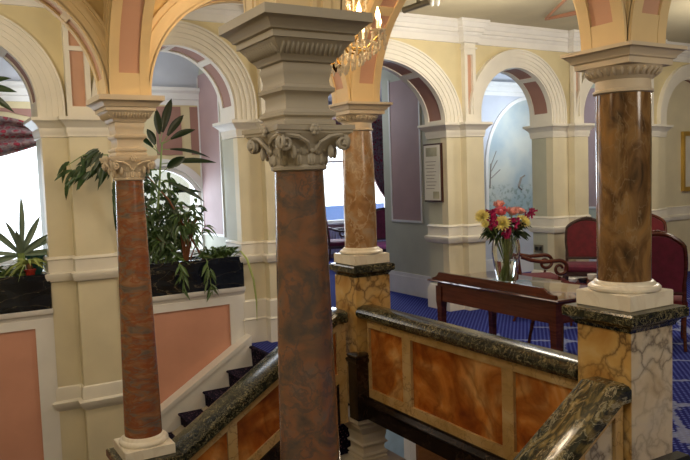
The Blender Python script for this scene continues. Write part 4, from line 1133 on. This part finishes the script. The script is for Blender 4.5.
MB().box(7.385, 7.391, 7.12, 7.165, .59, .64).build('socket_hole', 'darkchina', t); MB().box(7.385, 7.391, 7.195, 7.24, .59, .64).build('socket_hole', 'darkchina', t)
# copper coloured ribs on the ceiling
b = MB()
def strip(p, q):
    d = (Vector(q)-Vector(p)).normalized()*.008; nn = Vector((-d.y, d.x))
    b.poly([tuple(Vector(p)+nn), tuple(Vector(p)-nn), tuple(Vector(q)-nn), tuple(Vector(q)+nn)], 'Z', ZC-.03, ZC+.001)
strip((6.72, 6.36), (7.3, 4.6)); strip((6.72, 6.36), (5.4, 4.4)); strip((6.72, 6.36), (6.85, 5.2))
n += 1; struct(b.build('trim_%d' % n, 'copper'))
t = thing('ceiling_light', (4.59, 6.1, ZC), 'grey metal ceiling light fitting with small glass shades near the cornice', 'lamp')
MB().tube([(4.575, 6.33, 3.47), (4.60, 5.9, 3.47)], .035, 10).build('body', 'metal', t)
MB().tube([(4.59, 6.1, 3.47), (4.59, 6.1, ZC)], .02, 10).build('stem', 'metal', t)
for k in range(2): MB().ell((4.585+.05*k, 5.86-.03*k, 3.45), (.022, .022, .045), 12, 8).build('glass_shade', 'china', t)

# ---------------------------------------------------------------- chandeliers
def chandelier(x, y, z, label):
    t = thing('chandelier', (x, y, z), label, 'chandelier')
    MB().lathe((x, y, z), [(.012, 1.0), (.012, .36), (.03, .33), (.045, .28), (.02, .22), (.018, .12), (.05, .06), (.055, .0), (.02, -.05), (.018, -.12), (.035, -.15), (.001, -.19)], 20).build('stem', 'brass', t)
    MB().lathe((x, y, ZC-.05), [(.03, 0), (.07, .02), (.08, .05)], 20).build('ceiling_rose', 'brass', t)
    k = 0
    for tier, (cnt, R_, dz) in enumerate(((10, .25, 0), (5, .14, .20))):
        for i in range(cnt):
            a = 2*pi*i/cnt+.32+.3*tier; ca, sa = cos(a), sin(a)
            P = lambda r, h: (x+r*ca, y+r*sa, z+dz+h)
            arm = MB().tube([P(.03, .02), P(R_*.4, -.07), P(R_*.75, -.075), P(R_, -.02)], [.006, .006, .005, .005], 6).build('arm', 'brass', t)
            MB().lathe(P(R_, -.015), [(.012, 0), (.035, .015), (.042, .025), (.034, .022), (.011, .012), (.009, .075), (.001, .076)], 16).build('candle_cup', 'crystalpale', arm)
            fb = MB().lathe(P(R_, .06), [(.006, 0), (.013, .018), (.013, .03), (.006, .055), (.001, .07)], 12).build('bulb', 'bulb', arm)
            c = MB()
            for j in range(6):
                b2 = 2*pi*j/6; px_, py_, pz_ = P(R_, 0)
                for m2, (dz2, s) in enumerate(((-.012, .008), (-.032, .011), (-.056, .009))):
                    c.ell((px_+.036*cos(b2), py_+.036*sin(b2), pz_+dz2), (s*.8, s*.8, s*1.5), 6, 4)
            c.build('crystal_drops', 'crystalpale', arm, ang=10)
    c = MB()
    for ring_, (R_, h, cnt) in enumerate(((.225, -.055, 34), (.19, -.085, 30), (.15, -.115, 24), (.105, -.14, 18), (.06, -.165, 10))):
        for i in range(cnt):
            a = 2*pi*i/cnt
            c.ell((x+R_*cos(a), y+R_*sin(a), z+h), (.009, .009, .012), 6, 4)
            c.ell((x+R_*cos(a), y+R_*sin(a), z+h-.024), (.008, .008, .016), 6, 4)
    for i in range(10):                      # bead swags
        a = 2*pi*i/10+.32
        for q in range(1, 9):
            f = q/9; r = .03+.23*f; c.ell((x+r*cos(a), y+r*sin(a), z+.24-.24*f-.05*sin(pi*f)), (.007, .007, .007), 6, 4)
    g = c.build('crystal_basket', 'crystalpale', t, ang=10); g['kind'] = 'stuff'
    return t
chandelier(1.97, 3.37, 2.46, 'sparkling crystal chandelier with flame bulbs behind the central capital')
chandelier(5.86, 3.50, 2.74, 'crystal chandelier just entering the picture at the right edge')

# repeats carry a shared group
GROUPS = {'chrysanthemum': 'yellow chrysanthemums in the bouquet', 'rose': 'pink roses in the bouquet', 'stock_flower': 'magenta stock flowers in the bouquet',
          'armchair': 'upholstered chairs on the landing', 'bowl': 'bowls on the coffee table', 'column': 'marble columns around the stairwell',
          'pedestal': 'marble pedestals under the columns', 'planter': 'black marble planters in the left arches', 'chandelier': 'crystal chandeliers',
          'stair_balustrade': 'sloping stair balustrades', 'staircase': 'carpeted stair flights', 'trailing_ivy': 'trailing sprigs over the right planter'}
for o in bpy.data.objects:
    k = o.name.split('.')[0]
    if o.parent is None and k in GROUPS and 'label' in o: o['group'] = GROUPS[k]
